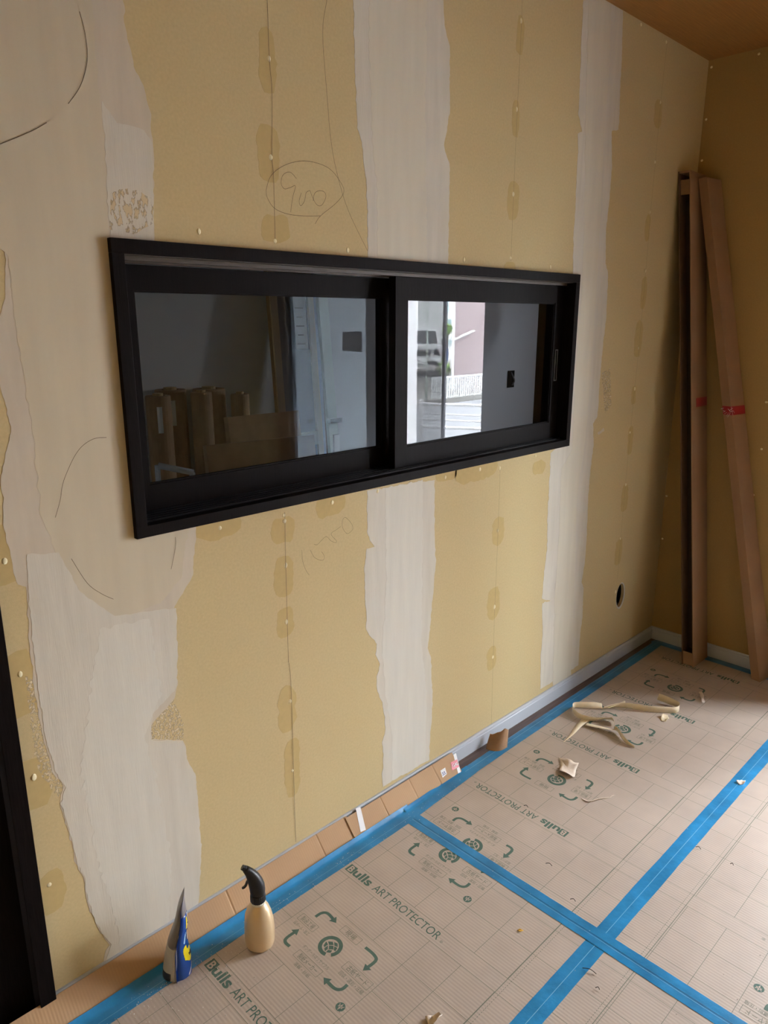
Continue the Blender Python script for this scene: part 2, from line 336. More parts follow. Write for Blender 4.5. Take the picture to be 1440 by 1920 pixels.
board(-1.72, -.81, [(-1.72, 0, WO['x1'], WO['z0']), (-1.72, WO['z1'], WO['x1'], H), (WO['x1'], 0, -.81-g, H)])
board(-.81, 0, [(-.81, 0, -.0005, H)], [outlet])
# right wall with terrace opening
wr = MB()
for a, b in (((TW['y1'], 0), (2.33, H)), ((YF, 0), (TW['y0'], H)), ((TW['y0'], TW['z1']), (TW['y1'], H)), ((TW['y0'], 0), (TW['y1'], TW['z0']))):
    if b[0] > 0: b = (0.0, b[1])
    wr.box((.0125, a[0], a[1]), (.12, b[0], b[1]))
wall_right = tag(wr.build('wall_right', 'gwall2'), 'shaded tan plasterboard wall behind the leaning cartons', 'wall', kind='structure')
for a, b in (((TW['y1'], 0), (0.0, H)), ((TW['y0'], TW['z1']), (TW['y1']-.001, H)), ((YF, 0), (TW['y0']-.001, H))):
    MB().prism([a, (b[0], a[1]), b, (a[0], b[1])], [], WX, 0, -.0124).build('plasterboard', 'board_shade', wall_right)
tag(box('wall_left', (XL-.12, YF, 0), (XL, .0125, H), 'board_shade'), 'tan plasterboard wall behind the photographer', 'wall', kind='structure')
tag(box('wall_front', (XL-.12, YF-.12, 0), (.12, YF, H), 'board_shade'), 'tan plasterboard wall opposite the interior window', 'wall', kind='structure')
# unseen block added outside to shade the right part of the main wall
tag(box('wall_shade_blocker', (.121, -7.5, -.5), (1.35, -2.88, 5.2), 'brick'), 'dark clad unseen block added outside the terrace window to shade the room', 'wall', kind='structure')
# next room
wall_far = tag(box('wall_far', (-2.75, 2.2, 0), (2.75, 2.33, H), 'gwall'), 'blue-grey papered far wall of the next room', 'wall', kind='structure')
tag(box('wall_far_left', (-2.75, .1125, 0), (-2.63, 2.2, H), 'gwall'), 'grey side wall of the next room beyond the rolls', 'wall', kind='structure')
wfr = MB()
for a, b in (((.1125, 0), (SW['y0'], H)), ((SW['y1'], 0), (2.2, H)), ((SW['y0'], 0), (SW['y1'], SW['z0'])), ((SW['y0'], SW['z1']), (SW['y1'], H))): wfr.box((2.63, a[0], a[1]), (2.75, b[0], b[1]))
tag(wfr.build('wall_far_right', 'gwall'), 'grey side wall of the next room past the switch box', 'wall', kind='structure')
tag(box('wall_far_near', (.1205, .0125, 0), (2.63, .1125, H), 'gwall'), 'grey wall of the next room beside the plasterboard corner', 'wall', kind='structure')
# baseboards
def baseboard(name, fn, u0, u1, label):
    prof = [(0, 0), (.009, 0), (.009, .046), (.0075, .049), (.0075, .052), (.009, .054), (.008, .059), (.005, .0615), (0, .0615)]
    mb = MB(); mb.loft([[fn(u, z, d) for d, z in prof] for u in (u0, u1)])
    return tag(mb.build(name, 'base'), label, 'baseboard', kind='structure')
baseboard('baseboard_back', WY, -2.845, -.0095, 'white grooved baseboard along the puttied wall')
baseboard('baseboard_right', WX, -.798, 0, 'white grooved baseboard behind the leaning cartons')
# ------------------------------------------------------------------ wall finish: putty, halos, dots, pencil
def wpoly(px, top=None, bot=None):
    """px outline -> wall coords"""
    return [wl(*p) for p in px]
def clipz(poly, z0=.061, z1=2.4985): return [(x, min(max(z, z0), z1)) for x, z in poly]
CNT = [0]
def coat(name, poly, m, d, rag=True, step=.008, amp=.0022):
    CNT[0] += 1
    if rag: poly = ragged(poly, step, amp, CNT[0]*3.1, keep=lambda p: p.y > 2.49)
    poly = clipz(poly)
    if m in ('smear', 'haloP'): return MB().flat(poly, WY, d).build(name, m, wall_back, fix=False)
    return MB().prism(poly, [], WY, d, .00002).build(name, m, wall_back)
def up(poly_l, poly_r):
    """left edge top->bottom px, right edge bottom->top px; run both up to the ceiling"""
    L = [wl(*p) for p in poly_l]; R = [wl(*p) for p in poly_r]
    return [(L[0][0]-.004, 2.4985), ((L[0][0]), (L[0][1]+2.5)/2)] + L + R + [(R[-1][0]+.004, (R[-1][1]+2.5)/2), (R[-1][0], 2.4985)]
s1uL = [(662, 0), (666, 150), (670, 240), (678, 267), (687, 350), (690, 487)]
s1uR = [(840, 500), (843, 313), (832, 273), (843, 213), (843, 87), (833, 47), (831, 0)]
coat('joint_putty', up(s1uL, s1uR), 'putty', .0006)
coat('joint_putty_core', up([(690, 0), (694, 150), (698, 260), (706, 350), (708, 487)], [(800, 497), (797, 200), (800, 0)]), 'puttyc', .0009, amp=.004)
s1l = [(688, 920), (688, 997), (696, 1017), (702, 1026), (687, 1029), (683, 1067), (684, 1122), (688, 1157), (685, 1175), (690, 1188), (707, 1207), (704, 1227), (712, 1245), (707, 1268), (706, 1285), (708, 1296), (716, 1317), (721, 1346), (722, 1372), (716, 1392), (719, 1427), (716, 1454), (718, 1475),
       (805, 1424), (806, 1387), (810, 1337), (811, 1302), (809, 1267), (808, 1232), (802, 1215), (807, 1166), (812, 1110), (817, 1055), (815, 997), (815, 932), (815, 900)]
coat('joint_putty', wpoly(s1l), 'putty', .0006)
coat('joint_putty_core', wpoly([(722, 915), (724, 1100), (716, 1215), (722, 1300), (735, 1380), (735, 1464), (797, 1428), (800, 1300), (790, 1200), (792, 1000), (792, 900)]), 'puttyw', .0009, amp=.003)
s2L = [(1094, 0), (1089, 92), (1086, 183), (1084, 214), (1091, 246), (1083, 251), (1084, 275), (1081, 336), (1078, 397), (1075, 446), (1074, 520)]
s2R = [(1103, 930), (1106, 890), (1113, 833), (1112, 795), (1120, 781), (1124, 721), (1129, 661), (1137, 591), (1140, 516), (1135, 489), (1136, 428), (1142, 382), (1147, 315), (1147, 247), (1160, 243), (1162, 183), (1165, 122), (1167, 67), (1168, 14)]
low = [(1032, 850), (1031, 888), (1026, 972), (1026, 1029), (1020, 1071), (1016, 1123), (1034, 1126), (1016, 1131), (1017, 1192), (1014, 1226), (1013, 1292), (1084, 1248), (1087, 1197), (1092, 1155), (1094, 1102), (1090, 1091), (1096, 1057), (1099, 1017)]
coat('joint_putty', up(s2L + [(1084, 540), (1077, 640), (1066, 820)] + low, s2R), 'putty', .0006)
coat('joint_putty_core', up([(1103, 0), (1098, 200), (1095, 440), (1090, 560), (1083, 640), (1072, 845), (1052, 880), (1048, 1000), (1040, 1120), (1036, 1290)], [(1070, 1268), (1076, 1100), (1082, 930), (1100, 800), (1112, 640), (1122, 480), (1130, 300), (1142, 120), (1146, 10)]), 'puttyc', .0009, amp=.003)
# left joint, around the window corner
s0 = up([(-60, 0), (-45, 400), (8, 430), (10, 560), (-20, 640), (20, 800), (2, 900), (7, 983), (20, 1050), (33, 1097), (50, 1100), (53, 1183), (60, 1250), (63, 1283), (80, 1383), (90, 1417), (100, 1447), (119, 1475), (111, 1506), (119, 1531), (133, 1578), (142, 1619), (156, 1644), (160, 1678), (169, 1708), (189, 1750), (206, 1772), (198, 1782), (192, 1812),
         (372, 1700), (374, 1650), (376, 1594), (372, 1525), (364, 1447), (351, 1425), (348, 1400), (343, 1387), (283, 1387), (283, 1360), (327, 1310), (332, 1283), (333, 1217), (327, 1137), (343, 1113), (362, 1077), (367, 984), (259, 1006)],
        [(208, 456), (288, 456), (288, 300), (286, 270), (282, 215), (268, 160), (251, 125), (239, 73), (230, 0)])
coat('joint_putty', s0, 'puttyp', .0006)
coat('joint_putty_core', up([(-55, 0), (-40, 420), (15, 480), (30, 620), (60, 800), (75, 960), (110, 1050), (170, 1140), (215, 1165), (300, 1130)], [(340, 1080), (352, 988), (259, 1006), (208, 456), (203, 445), (197, 262), (188, 190), (180, 100), (172, 0)]), 'puttyt', .0009, amp=.003)
coat('joint_putty_patch', wpoly([(190, 190), (205, 208), (219, 230), (248, 237), (270, 244), (286, 270), (288, 455), (206, 448), (195, 262)]), 'putty', .0011)
coat('joint_putty_core', wpoly([(50, 1040), (110, 1036), (150, 1110), (215, 1155), (330, 1140), (333, 1217), (331, 1290), (285, 1340), (283, 1388), (343, 1388), (352, 1428), (366, 1450), (373, 1525), (377, 1594), (374, 1650), (371, 1700), (196, 1808), (208, 1770), (190, 1748), (171, 1706), (162, 1676), (158, 1642), (144, 1617), (135, 1576), (122, 1529), (114, 1506), (122, 1477), (104, 1447), (95, 1417), (85, 1383), (70, 1283), (66, 1240), (58, 1183)]), 'putty', .0012)
coat('joint_putty_core', wpoly([(185, 1180), (280, 1160), (300, 1300), (270, 1380), (290, 1450), (320, 1600), (318, 1728), (230, 1780), (180, 1600), (150, 1440)]), 'puttyw', .0015, amp=.005)
coat('putty_smear', wpoly([(48, 1265), (66, 1280), (84, 1383), (98, 1420), (122, 1470), (110, 1500), (70, 1440), (58, 1360)]), 'smear', .0004)
coat('putty_smear', wpoly([(280, 1388), (284, 1350), (326, 1310), (342, 1350), (345, 1390)]), 'smear', .0004)
coat('putty_smear', wpoly([(206, 360), (240, 352), (286, 372), (286, 420), (250, 440), (206, 430)]), 'haloP', .0013)
coat('putty_smear', wpoly([(1128, 700), (1144, 690), (1146, 760), (1134, 775)]), 'smear', .0004)
coat('putty_smear', wpoly([(1120, 812), (1132, 802), (1133, 808), (1122, 816)]), 'puttyp', .0004)
# screw filler dots and damp halos
dots_b = [(504, 110), (507, 295), (515, 452), (532, 966), (533, 977), (535, 1060), (537, 1166), (543, 1315), (548, 1445), (373, 434), (652, 469), (412, 990), (623, 942), (708, 921), (835, 895),
 (977, 39), (969, 205), (962, 364), (957, 484), (870, 487), (1032, 501), (900, 880), (937, 878), (933, 995), (927, 1138), (924, 1232), (1249, 79), (1238, 192), (1228, 304), (1219, 398), (1210, 508), (1197, 653), (1190, 729), (1181, 811), (1173, 909), (1163, 1010), (1154, 1110), (9, 1052), (38, 1264), (64, 1457), (92, 1659), (1004, 855), (1202, 46)]
def lens(r, hgt, n=14):
    mb = MB(); mb.lathe([(r, 0), (r*.85, hgt*.6), (r*.45, hgt), (.0001, hgt*1.05)], n=n); return mb
dot_me = lens(.0062, .0016).mesh('filler_dot', 'dot', True)
def dot(p, par, rot, k=1.0):
    o = link('filler_dot', dot_me, par); o.location = p; o.rotation_euler = rot; o.scale = (k, k*random.uniform(1.0, 1.5), 1)
for (x, y) in dots_b:
    u, v = wl(x, y); dot((u, 0, v), wall_back, (math.radians(90), 0, random.uniform(-.3, .3)), random.uniform(.75, 1.0))
for (x, y) in [(1334, 126), (1324, 224), (1316, 301), (1423, 101), (1250, 930), (1242, 1010), (1412, 928), (1437, 754), (1428, 842), (1302, 1120)]:
    p = on(x, y, 0, 0); dot((0, p.y, p.z), wall_right, (0, math.radians(-90), 0), .75)
def halo(px, py, wd, ht, dx=0, dz=0):
    u, v = wl(px, py); u += dx; v += dz; n = 16
    poly = [(u+wd*abs(math.cos(t))**.6*math.copysign(1, math.cos(t)), v+ht*abs(math.sin(t))**.7*math.copysign(1, math.sin(t))) for t in [2*math.pi*k/n for k in range(n)]]
    coat('damp_halo', poly, 'halo', .0003, step=.01, amp=.004)
R_ = random.uniform
for (x, y, wd, ht) in [(504, 110, .022, .062), (507, 295, .03, .06), (513, 425, .04, .03), (530, 985, .036, .035), (535, 1075, .03, .055), (537, 1170, .028, .04), (540, 1320, .03, .07), (545, 1440, .028, .09), (412, 985, .06, .03), (623, 945, .05, .03), (835, 895, .05, .02),
    (975, 60, .018, .05), (968, 215, .018, .05), (961, 375, .03, .055), (955, 500, .03, .02), (895, 885, .11, .035), (932, 1000, .032, .05), (924, 1135, .035, .06), (921, 1230, .026, .045), (1234, 210, .03, .05), (1216, 420, .02, .05), (1208, 545, .022, .06), (1196, 640, .032, .07), (1188, 745, .018, .04), (1180, 830, .022, .06), (1172, 930, .03, .06), (1161, 1030, .03, .06), (6, 1040, .05, .06), (36, 1290, .03, .07), (66, 1470, .03, .06), (92, 1665, .03, .05), (1010, 880, .04, .025)]:
    halo(x, y, wd, ht, R_(-.006, .006), R_(-.015, .01))
def pencil(name, strokes, wd=.0011):
    mb = MB()
    for s in strokes: ribbon2(smooth2([wl(*p) for p in s]), wd, WY, .0018, mb)
    return mb.build(name, 'pencil', wall_back, fix=False)
pencil('pencil_stud_line', [[(497, -60), (500, 0), (504, 110), (509, 173), (509, 290), (512, 333), (515, 448)]]); pencil('pencil_stud_line', [[(533, 960), (535, 1060), (538, 1170), (540, 1242)], [(541, 1243), (545, 1285), (548, 1387), (551, 1492), (554, 1578)]])
pencil('pencil_stud_line', [[(978, -10), (977, 39), (969, 205), (962, 364), (957, 490)]], .0007); pencil('pencil_stud_line', [[(937, 874), (933, 995), (927, 1138), (924, 1232), (920, 1370)]], .0007)
pencil('pencil_stud_line', [[(1250, 80), (1238, 192), (1228, 304), (1219, 398), (1210, 508), (1197, 653), (1181, 811), (1163, 1010), (1157, 1085)]], .0007)
pencil('pencil_curve', [[(617, -30), (612, 0), (605, 43), (605, 87), (612, 177), (620, 267), (633, 333), (653, 397), (688, 470)]], .0009)
pencil('pencil_writing_900', [[(498, 357), (507, 330), (533, 310), (567, 302), (600, 308), (623, 322), (642, 350), (642, 365), (627, 383), (600, 405), (590, 420)], [(600, 405), (567, 405), (537, 401), (513, 390), (500, 370), (498, 357)],
   [(555, 335), (543, 323), (530, 328), (526, 343), (532, 354), (543, 352), (553, 349), (548, 370), (544, 398)], [(564, 362), (560, 377), (563, 386), (570, 377), (573, 362), (580, 358), (583, 365), (592, 383), (602, 385), (610, 370), (607, 360), (597, 358), (589, 363), (586, 377)]], .0009)
pencil('pencil_writing_1000', [[(565, 1031), (566, 1047), (569, 1060), (574, 1071), (579, 1078)], [(581, 1031), (588, 1044), (599, 1050), (606, 1049), (607, 1042), (602, 1034)], [(588, 1020), (594, 1021), (602, 1013), (611, 1006), (620, 1014), (628, 1017), (630, 1014), (620, 1001), (630, 993), (638, 987)], [(641, 988), (641, 976), (646, 970), (653, 975), (660, 985), (660, 993), (652, 1000), (646, 997), (641, 988)]], .0007)
pencil('pencil_arc', [[(148, 22), (158, 60), (163, 100), (160, 130), (148, 165), (127, 195)], [(87, 230), (60, 245), (0, 270), (-40, 280)]], .0011)
pencil('pencil_arc', [[(199, 820), (177, 822), (156, 834), (141, 852), (128, 878), (117, 907), (112, 938), (103, 970)], [(133, 1047), (163, 1093), (190, 1113), (212, 1123)], [(328, 1007), (328, 1027), (320, 1067)]], .0009)
# ------------------------------------------------------------------ outlet hole box
ob = thing('electrical_box', 'black electrical box in the oval cut-out of the tan wall', 'electrical box', (OC[0], .02, OC[1]))
b_ = MB(); b_.box((-.408, .100, .252), (-.302, .105, .388)); b_.box((-.408, .014, .252), (-.402, .1, .388)); b_.box((-.308, .014, .252), (-.302, .1, .388)); b_.box((-.402, .014, .252), (-.308, .1, .258)); b_.box((-.402, .014, .382), (-.308, .1, .388)); b_.build('box_shell', 'blackin', ob)
MB().prism([(OC[0]+(u-OC[0])*1.16+.004, OC[1]+(v-OC[1])*1.13-.003) for u, v in outlet], [outlet], WY, .0010, .0001).build('cut_edge', 'gyp', ob)
MB().tube(smooth3([(-.36, .09, .385), (-.356, .05, .36), (-.35, .03, .33), (-.352, .02, .30)]), .004, 8).build('cable', 'ring', ob, smooth=True)
# ------------------------------------------------------------------ interior window
win = thing('window_1', 'dark-framed two-sash sliding window set in the plasterboard wall', 'window', (-1.72, 0, 1.35), kind='structure')
ox0, ox1, oz0, oz1 = -2.568, -.880, 1.049, 1.649; ix0, ix1, iz0, iz1 = -2.542, -.905, 1.074, 1.622; yf, yb = -.014, .135
def frame_piece(name, u0, u1, v0, v1, m='black'): return box(name, (u0, yf, v0), (u1, yb, v1), m, win, bevel=.001)
frame_piece('frame_head', ox0, ox1, iz1, oz1); frame_piece('frame_sill', ox0, ox1, oz0, iz0)
frame_piece('frame_jamb', ox0, ix0, iz0, iz1); frame_piece('frame_jamb', ix1, ox1, iz0, iz1)
box('head_track', (ix0, .022, iz1-.010), (ix1, .030, iz1), 'brown', win); box('head_track', (ix0, .068, iz1-.012), (ix1, .078, iz1), 'brown', win); box('head_liner', (ix0, -.002, iz1-.0015), (ix1, .134, iz1-.0002), 'brown', win)
for yy in (.012, .030, .046, .064, .082, .10): box('sill_track', (ix0, yy, iz0), (ix1, yy+.004, iz0+.0045), 'blackin', win)
def sash(x0, x1, z0, z1, y0, sw, rt, rb, gm, gx0, gx1, handle):
    y1 = y0+.026; s = box('sash', (x0, y0, z1-rt), (x1, y1, z1), 'blackh', win)
    box('bottom_rail', (x0, y0, z0), (x1, y1, z0+rb), 'blackh', s); box('stile', (x0, y0, z0+rb), (gx0, y1, z1-rt), 'black', s); box('stile', (gx1, y0, z0+rb), (x1, y1, z1-rt), 'black', s)
    box('glass_pane', (gx0-.004, y0+.010, z0+rb-.004), (gx1+.004, y0+.014, z1-rt+.004), gm, s)
    mb = MB()
    for (a, b, c, d) in ((gx0, z0+rb, gx1, z0+rb+.004), (gx0, z1-rt-.004, gx1, z1-rt), (gx0, z0+rb+.004, gx0+.004, z1-rt-.004), (gx1-.004, z0+rb+.004, gx1, z1-rt-.004)): mb.box((a, y0+.003, b), (c, y0+.0099, d))
    mb.build('glazing_bead', 'black', s)
    hx, hz = handle; mb = MB()
    for (a, b, c, d) in ((hx, hz-.055, hx+.003, hz+.055), (hx+.013, hz-.055, hx+.016, hz+.055), (hx+.003, hz-.055, hx+.013, hz-.052), (hx+.003, hz+.052, hx+.013, hz+.055)): mb.box((a, y0-.0015, b), (c, y0, d))
    mb.build('finger_pull', 'alu', s)
sash(-1.746, ix1-.001, 1.0792, 1.6115, .034, .048, .058, .058, 'glassR', -1.697, -.953, (-.937, 1.34))
sash(-2.541, -1.700, 1.0792, 1.6095, .084, .05, .052, .058, 'glassL', -2.482, -1.750, (-2.52, 1.30))
# ------------------------------------------------------------------ door at the left
dr = thing('door_1', 'nearly black wood-grain door in its dark casing', 'door', (-3.2, 0, 0), kind='structure')
box('casing', (-2.880, -.016, 0), (-2.847, .11, 2.05), 'black', dr, bevel=.001); box('casing', (-3.645, -.016, 0), (-3.612, .11, 2.05), 'black', dr, bevel=.001); box('casing', (-3.612, -.016, 2.017), (-2.880, .11, 2.05), 'black', dr, bevel=.001)
box('door_leaf', (-3.611, .022, .004), (-2.881, .055, 2.016), 'black', dr)
MB().tube(smooth3([(-3.54, .02, 1.0), (-3.54, -.03, 1.0), (-3.52, -.04, 1.0), (-3.42, -.04, 1.0)]), .008, 10).build('lever_handle', 'alu', dr, smooth=True)
# ------------------------------------------------------------------ terrace sash in the right wall (lights the room)
GY = .046                                                   # glass plane of the front sash: what it mirrors lies at y -> 2*GY - y
def my(px, x): return 2*GY - on(px, 650, 0, x).y             # where a mirrored pixel meets the plane x in the right wall
tw = thing('window_2', 'terrace window with a frosted sash, an insect screen and one open side in the right wall', 'window', (.06, -1.77, 0), kind='structure')
y0, y1, z0, z1 = TW['y0'], TW['y1'], TW['z0'], TW['z1']
for a, b in (((y0, z0), (y0+.03, z1)), ((y1-.028, z0), (y1, z1)), ((y0+.03, z1-.035), (y1-.028, z1)), ((y0+.03, z0), (y1-.028, z0+.035))): box('frame', (.03, a[0], a[1]), (.119, b[0], b[1]), 'alu', tw)
fa, fb, fc, fd_ = y0+.031, my(715, .06), my(783, .06), my(829, .09)
sA = box('frosted_sash', (.058, fa, z0+.10), (.062, fb, z1-.085), 'frost', tw)
box('rail', (.048, fa, z1-.085), (.072, fb+.03, z1-.036), 'alu', sA); box('rail', (.048, fa, z0+.036), (.072, fb+.03, z0+.10), 'alu', sA); box('stile', (.048, fb, z0+.1), (.072, fb+.03, z1-.085), 'slate', sA)
pz1, pz0 = on(680, 622, 0, .05).z, on(680, 660, 0, .05).z
box('brown_patch', (.052, my(660, .05), pz0), (.057, my(697, .05), pz1), 'pinkp', sA)
sB = box('insect_screen', (.098, fc-.04, z0+.06), (.099, fd_, z1-.06), 'screen', tw); box('screen_stile', (.090, fd_, z0+.036), (.107, fd_+.018, z1-.036), 'alu', sB)
box('screen_rail', (.090, fc-.04, z0+.036), (.107, fd_, z0+.06), 'alu', sB); box('screen_rail', (.090, fc-.04, z1-.06), (.107, fd_, z1-.036), 'alu', sB)
# side window of the next room
sw2 = thing('window_3', 'plain side window with an aluminium frame in the next room', 'window', (2.69, .5, 1.4), kind='structure')
for a, b in (((SW['y0'], SW['z0']), (SW['y0']+.04, SW['z1'])), ((SW['y1']-.04, SW['z0']), (SW['y1'], SW['z1'])), ((SW['y0']+.04, SW['z1']-.04), (SW['y1']-.04, SW['z1'])), ((SW['y0']+.04, SW['z0']), (SW['y1']-.04, SW['z0']+.04))): box('frame', (2.66, a[0], a[1]), (2.74, b[0], b[1]), 'alu', sw2)
box('glass_pane', (2.698, SW['y0']+.04, SW['z0']+.04), (2.702, SW['y1']-.04, SW['z1']-.04), 'glassT', sw2)
# ------------------------------------------------------------------ floor protection sheets with print
ST = .003                                                  # sheet thickness
def arrow_poly(path, w=.0042, hw=.0115, hl=.017):
    P = [Vector((*p, 0)) for p in smooth2(path, 5)]; end = P[-1]
    while len(P) > 2 and (P[-1]-end).length < hl: P.pop()
    tdir = (end-P[-1]).normalized(); base = end - tdir*hl; P.append(base); L = []; Rr = []
    for i, p in enumerate(P):
        t = (P[min(i+1, len(P)-1)]-P[max(i-1, 0)]).normalized(); nn = Vector((-t.y, t.x, 0))
        L.append(p+nn*w); Rr.append(p-nn*w)
    nn = Vector((-tdir.y, tdir.x, 0))
    return [(v.x, v.y) for v in L + [base+nn*hw, end, base-nn*hw] + Rr[::-1]]
ARROWS = [[(.194, .295), (.196, .315), (.210, .325), (.247, .320)], [(.354, .322), (.385, .322), (.400, .312), (.398, .272)], [(.401, .221), (.400, .203), (.385, .193), (.347, .194)], [(.221, .191), (.203, .191), (.195, .203), (.196, .241)]]
BOXES = [(.164, .226, .258, .281, '製函工場', '段ボール・加工', .168, .226, .241, .252), (.270, .333, .310, .333, '現場', None, 0, 0, 0, 0), (.246, .334, .181, .204, '製紙メーカー', '溶解・抄紙', .268, .322, .165, .176), (.355, .442, .242, .266, '古紙ヤード', '回収・選別・圧縮', .362, .442, .225, .237)]
def inside(r, a, b): return r[0] < a < r[1] and r[2] < b < r[3]
def unit_block():
    """drawing of one print unit in (a, b): a along the lettering, b across it; returns dict name -> MB-like lists"""
    I = lambda u, v, d: Vector((u, v, d)); out = {}
    mb = MB(); put_text(mb, 'ART PROTECTOR', I, 0, .227, .462, .0125, .0385); put_text(mb, '®', I, 0, .470, .478, .014, .022); out['printed_lettering'] = (mb, 'ink')
    mb = MB(); put_text(mb, 'ulls', I, 0, .147, .213, .0115, .0415, .03); mb.flat([(.120, .0115), (.146, .0115), (.146, .0395), (.120, .0395)], I, 0); out['printed_brand'] = (mb, 'ink')
    mb = MB(); put_text(mb, 'B', I, .0001, .126, .141, .0145, .0365, .02); out['printed_brand_letter'] = (mb, 'kraftink')
    for p in ARROWS: out['printed_arrow%d' % ARROWS.index(p)] = (MB().flat(arrow_poly(p), I, 0), 'ink')
    mb = MB(); ca, cb = .291, .263; n = 40
    for k in range(n):
        t0 = math.radians(-38 + 330*k/n); t1 = math.radians(-38 + 330*(k+1)/n)
        mb.add([I(ca+r*math.cos(t), cb+r*math.sin(t), 0) for t, r in ((t0, .021), (t1, .021), (t1, .031), (t0, .031))], [(0, 1, 2, 3)])
    for q in ([(.276, .268), (.285, .276), (.294, .271), (.286, .263)], [(.288, .2775), (.297, .281), (.306, .274), (.2965, .271)], [(.287, .262), (.2955, .269), (.304, .262), (.295, .254)], [(.298, .2695), (.307, .272), (.311, .262), (.306, .261)], [(.273, .265), (.283, .262), (.283, .250), (.277, .253)], [(.285, .260), (.293, .253), (.293, .244), (.285, .248)], [(.295, .252), (.304, .258), (.306, .250), (.297, .244)]): mb.flat(q, I, 0)
    out['printed_recycling_mark'] = (mb, 'ink')
    mb = MB(); mb.flat([(.432+.0115*math.cos(2*math.pi*k/24), .172+.0115*math.sin(2*math.pi*k/24)) for k in range(24)], I, 0); out['printed_seal'] = (mb, 'ink')
    mb = MB()
    for q in ([(.425, .178), (.432, .166), (.439, .178)], [(.426, .170), (.432, .178), (.438, .170)], [(.432, .181), (.432, .163)]): ribbon2(q, .0016, I, .0001, mb)
    out['printed_seal_lines'] = (mb, 'kraftink')
    for i, (a0, a1, b0, b1, t, sub, c0, c1, e0, e1) in enumerate(BOXES):
        mb = MB(); wd = .001
        for q in ([(a0, b0), (a1, b0)], [(a0, b1), (a1, b1)], [(a0, b0), (a0, b1)], [(a1, b0), (a1, b1)]): ribbon2(q, wd, I, 0, mb)
        m_ = .12*(a1-a0) if len(t) > 2 else .24*(a1-a0); put_text(mb, t, I, 0, a0+m_, a1-m_, b0+.0035, b1-.0035)
        if sub: put_text(mb, sub, I, 0, c0, c1, e0, e1)
        out['printed_caption%d' % i] = (mb, 'inkl')
    mb = MB(); put_text(mb, 'ダンボールはリサイクル', I, 0, .243, .338, .212, .223); out['printed_slogan'] = (mb, 'inkl')
    return out
UNIT = {k: v[0].mesh(k.rstrip('0123456789'), v[1]) for k, v in unit_block().items()}
def box2d(me): xs = [v.co.x for v in me.vertices]; ys = [v.co.y for v in me.vertices]; return min(xs), max(xs), min(ys), max(ys)
UB = {k: box2d(m) for k, m in UNIT.items()}
def sheet(x0, x1, y0, y1, X0, YC, sgn, fold, label):
    """sgn=+1: x = X0 + b, y = YC - a ; sgn=-1: x = X0 - b, y = YC + a"""
    s = tag(box('floor_protection_sheet', (x0, y0, 0.0002), (x1, y1, ST), 'sheet'), label, 'protection sheet', 'printed cardboard sheets on the floor')
    W = lambda a, b: (X0 + sgn*b, YC - sgn*a); gm = MB(); d = ST+.00012; lw = .00105; eps = .004
    def seg(p, q, w_=lw):
        (ax, ay), (bx, by) = p, q
        ax, bx = [min(max(v, x0+eps), x1-eps) for v in (ax, bx)]; ay, by = [min(max(v, y0+eps), y1-eps) for v in (ay, by)]
        if abs(ax-bx)+abs(ay-by) > .003: ribbon2([(ax, ay), (bx, by)], w_, FL, d, gm)
    ks = range(-9, 10); amax = .80
    inr = lambda b: x0 < X0+sgn*b < x1
    a_top = (YC-y1) if sgn > 0 else (y0-YC); a_bot = (YC-y0) if sgn > 0 else (y1-YC)
    aa = [(.052+.1*i) for i in range(-6, 12)]
    for k in ks:
        B = .45*k
        for b in (0, .05, .15, .35):
            if inr(B+b): seg(W(a_top, B+b), W(a_bot, B+b))
        if inr(B+.25):
            if a_top < .152: seg(W(a_top, B+.25), W(.152, B+.25))
            if a_bot > .452: seg(W(.452, B+.25), W(a_bot, B+.25))
        for a in aa:
            if not (a_top+.01 < a < a_bot-.01): continue
            for (b0, b1, blk) in ((.05, .15, 0), (.15, .35, 1), (.35, .45, 0)):
                if blk and .16 < a < .44: continue
                p, q = W(a, B+b0), W(a, B+b1)
                if max(p[0], q[0]) < x0 or min(p[0], q[0]) > x1: continue
                seg(p, q)
    seg((x0, fold), (x1, fold), .0016); xx = x0+.01; fd = fold + (.010 if fold < -.75 else -.010)
    while xx < x1-.02: seg((xx, fd), (xx+.0035, fd), .0014); xx += .0075
    gm.build('printed_grid', 'inkl', s, fix=False)
    R = Matrix(((0, sgn, 0, X0), (-sgn, 0, 0, YC), (0, 0, 1, ST+.0002), (0, 0, 0, 1)))
    for k in ks:
        for nm, me in UNIT.items():
            u0, u1, v0, v1 = UB[nm]; (ax, ay), (bx, by) = W(u0, v0+.45*k), W(u1, v1+.45*k)
            if min(ax, bx) < x0-.0005 or max(ax, bx) > x1+.0005 or min(ay, by) < y0 or max(ay, by) > y1:
                # cut marks at the seam: keep only what is wholly on the sheet, except marks half under the tape
                if not (min(ax, bx) > x0-.03 and max(ax, bx) < x1+.03 and min(ay, by) > y0-.03 and max(ay, by) < y1+.03): continue
                me2 = me.copy(); bmc(me2, R @ Matrix.Translation((0, .45*k, 0)), x0, x1, y0, y1)
                if len(me2.polygons): link(nm.rstrip('0123456789'), me2, s)
                continue
            o = link(nm.rstrip('0123456789'), me, s); o.matrix_local = R @ Matrix.Translation((0, .45*k, 0))
    return s
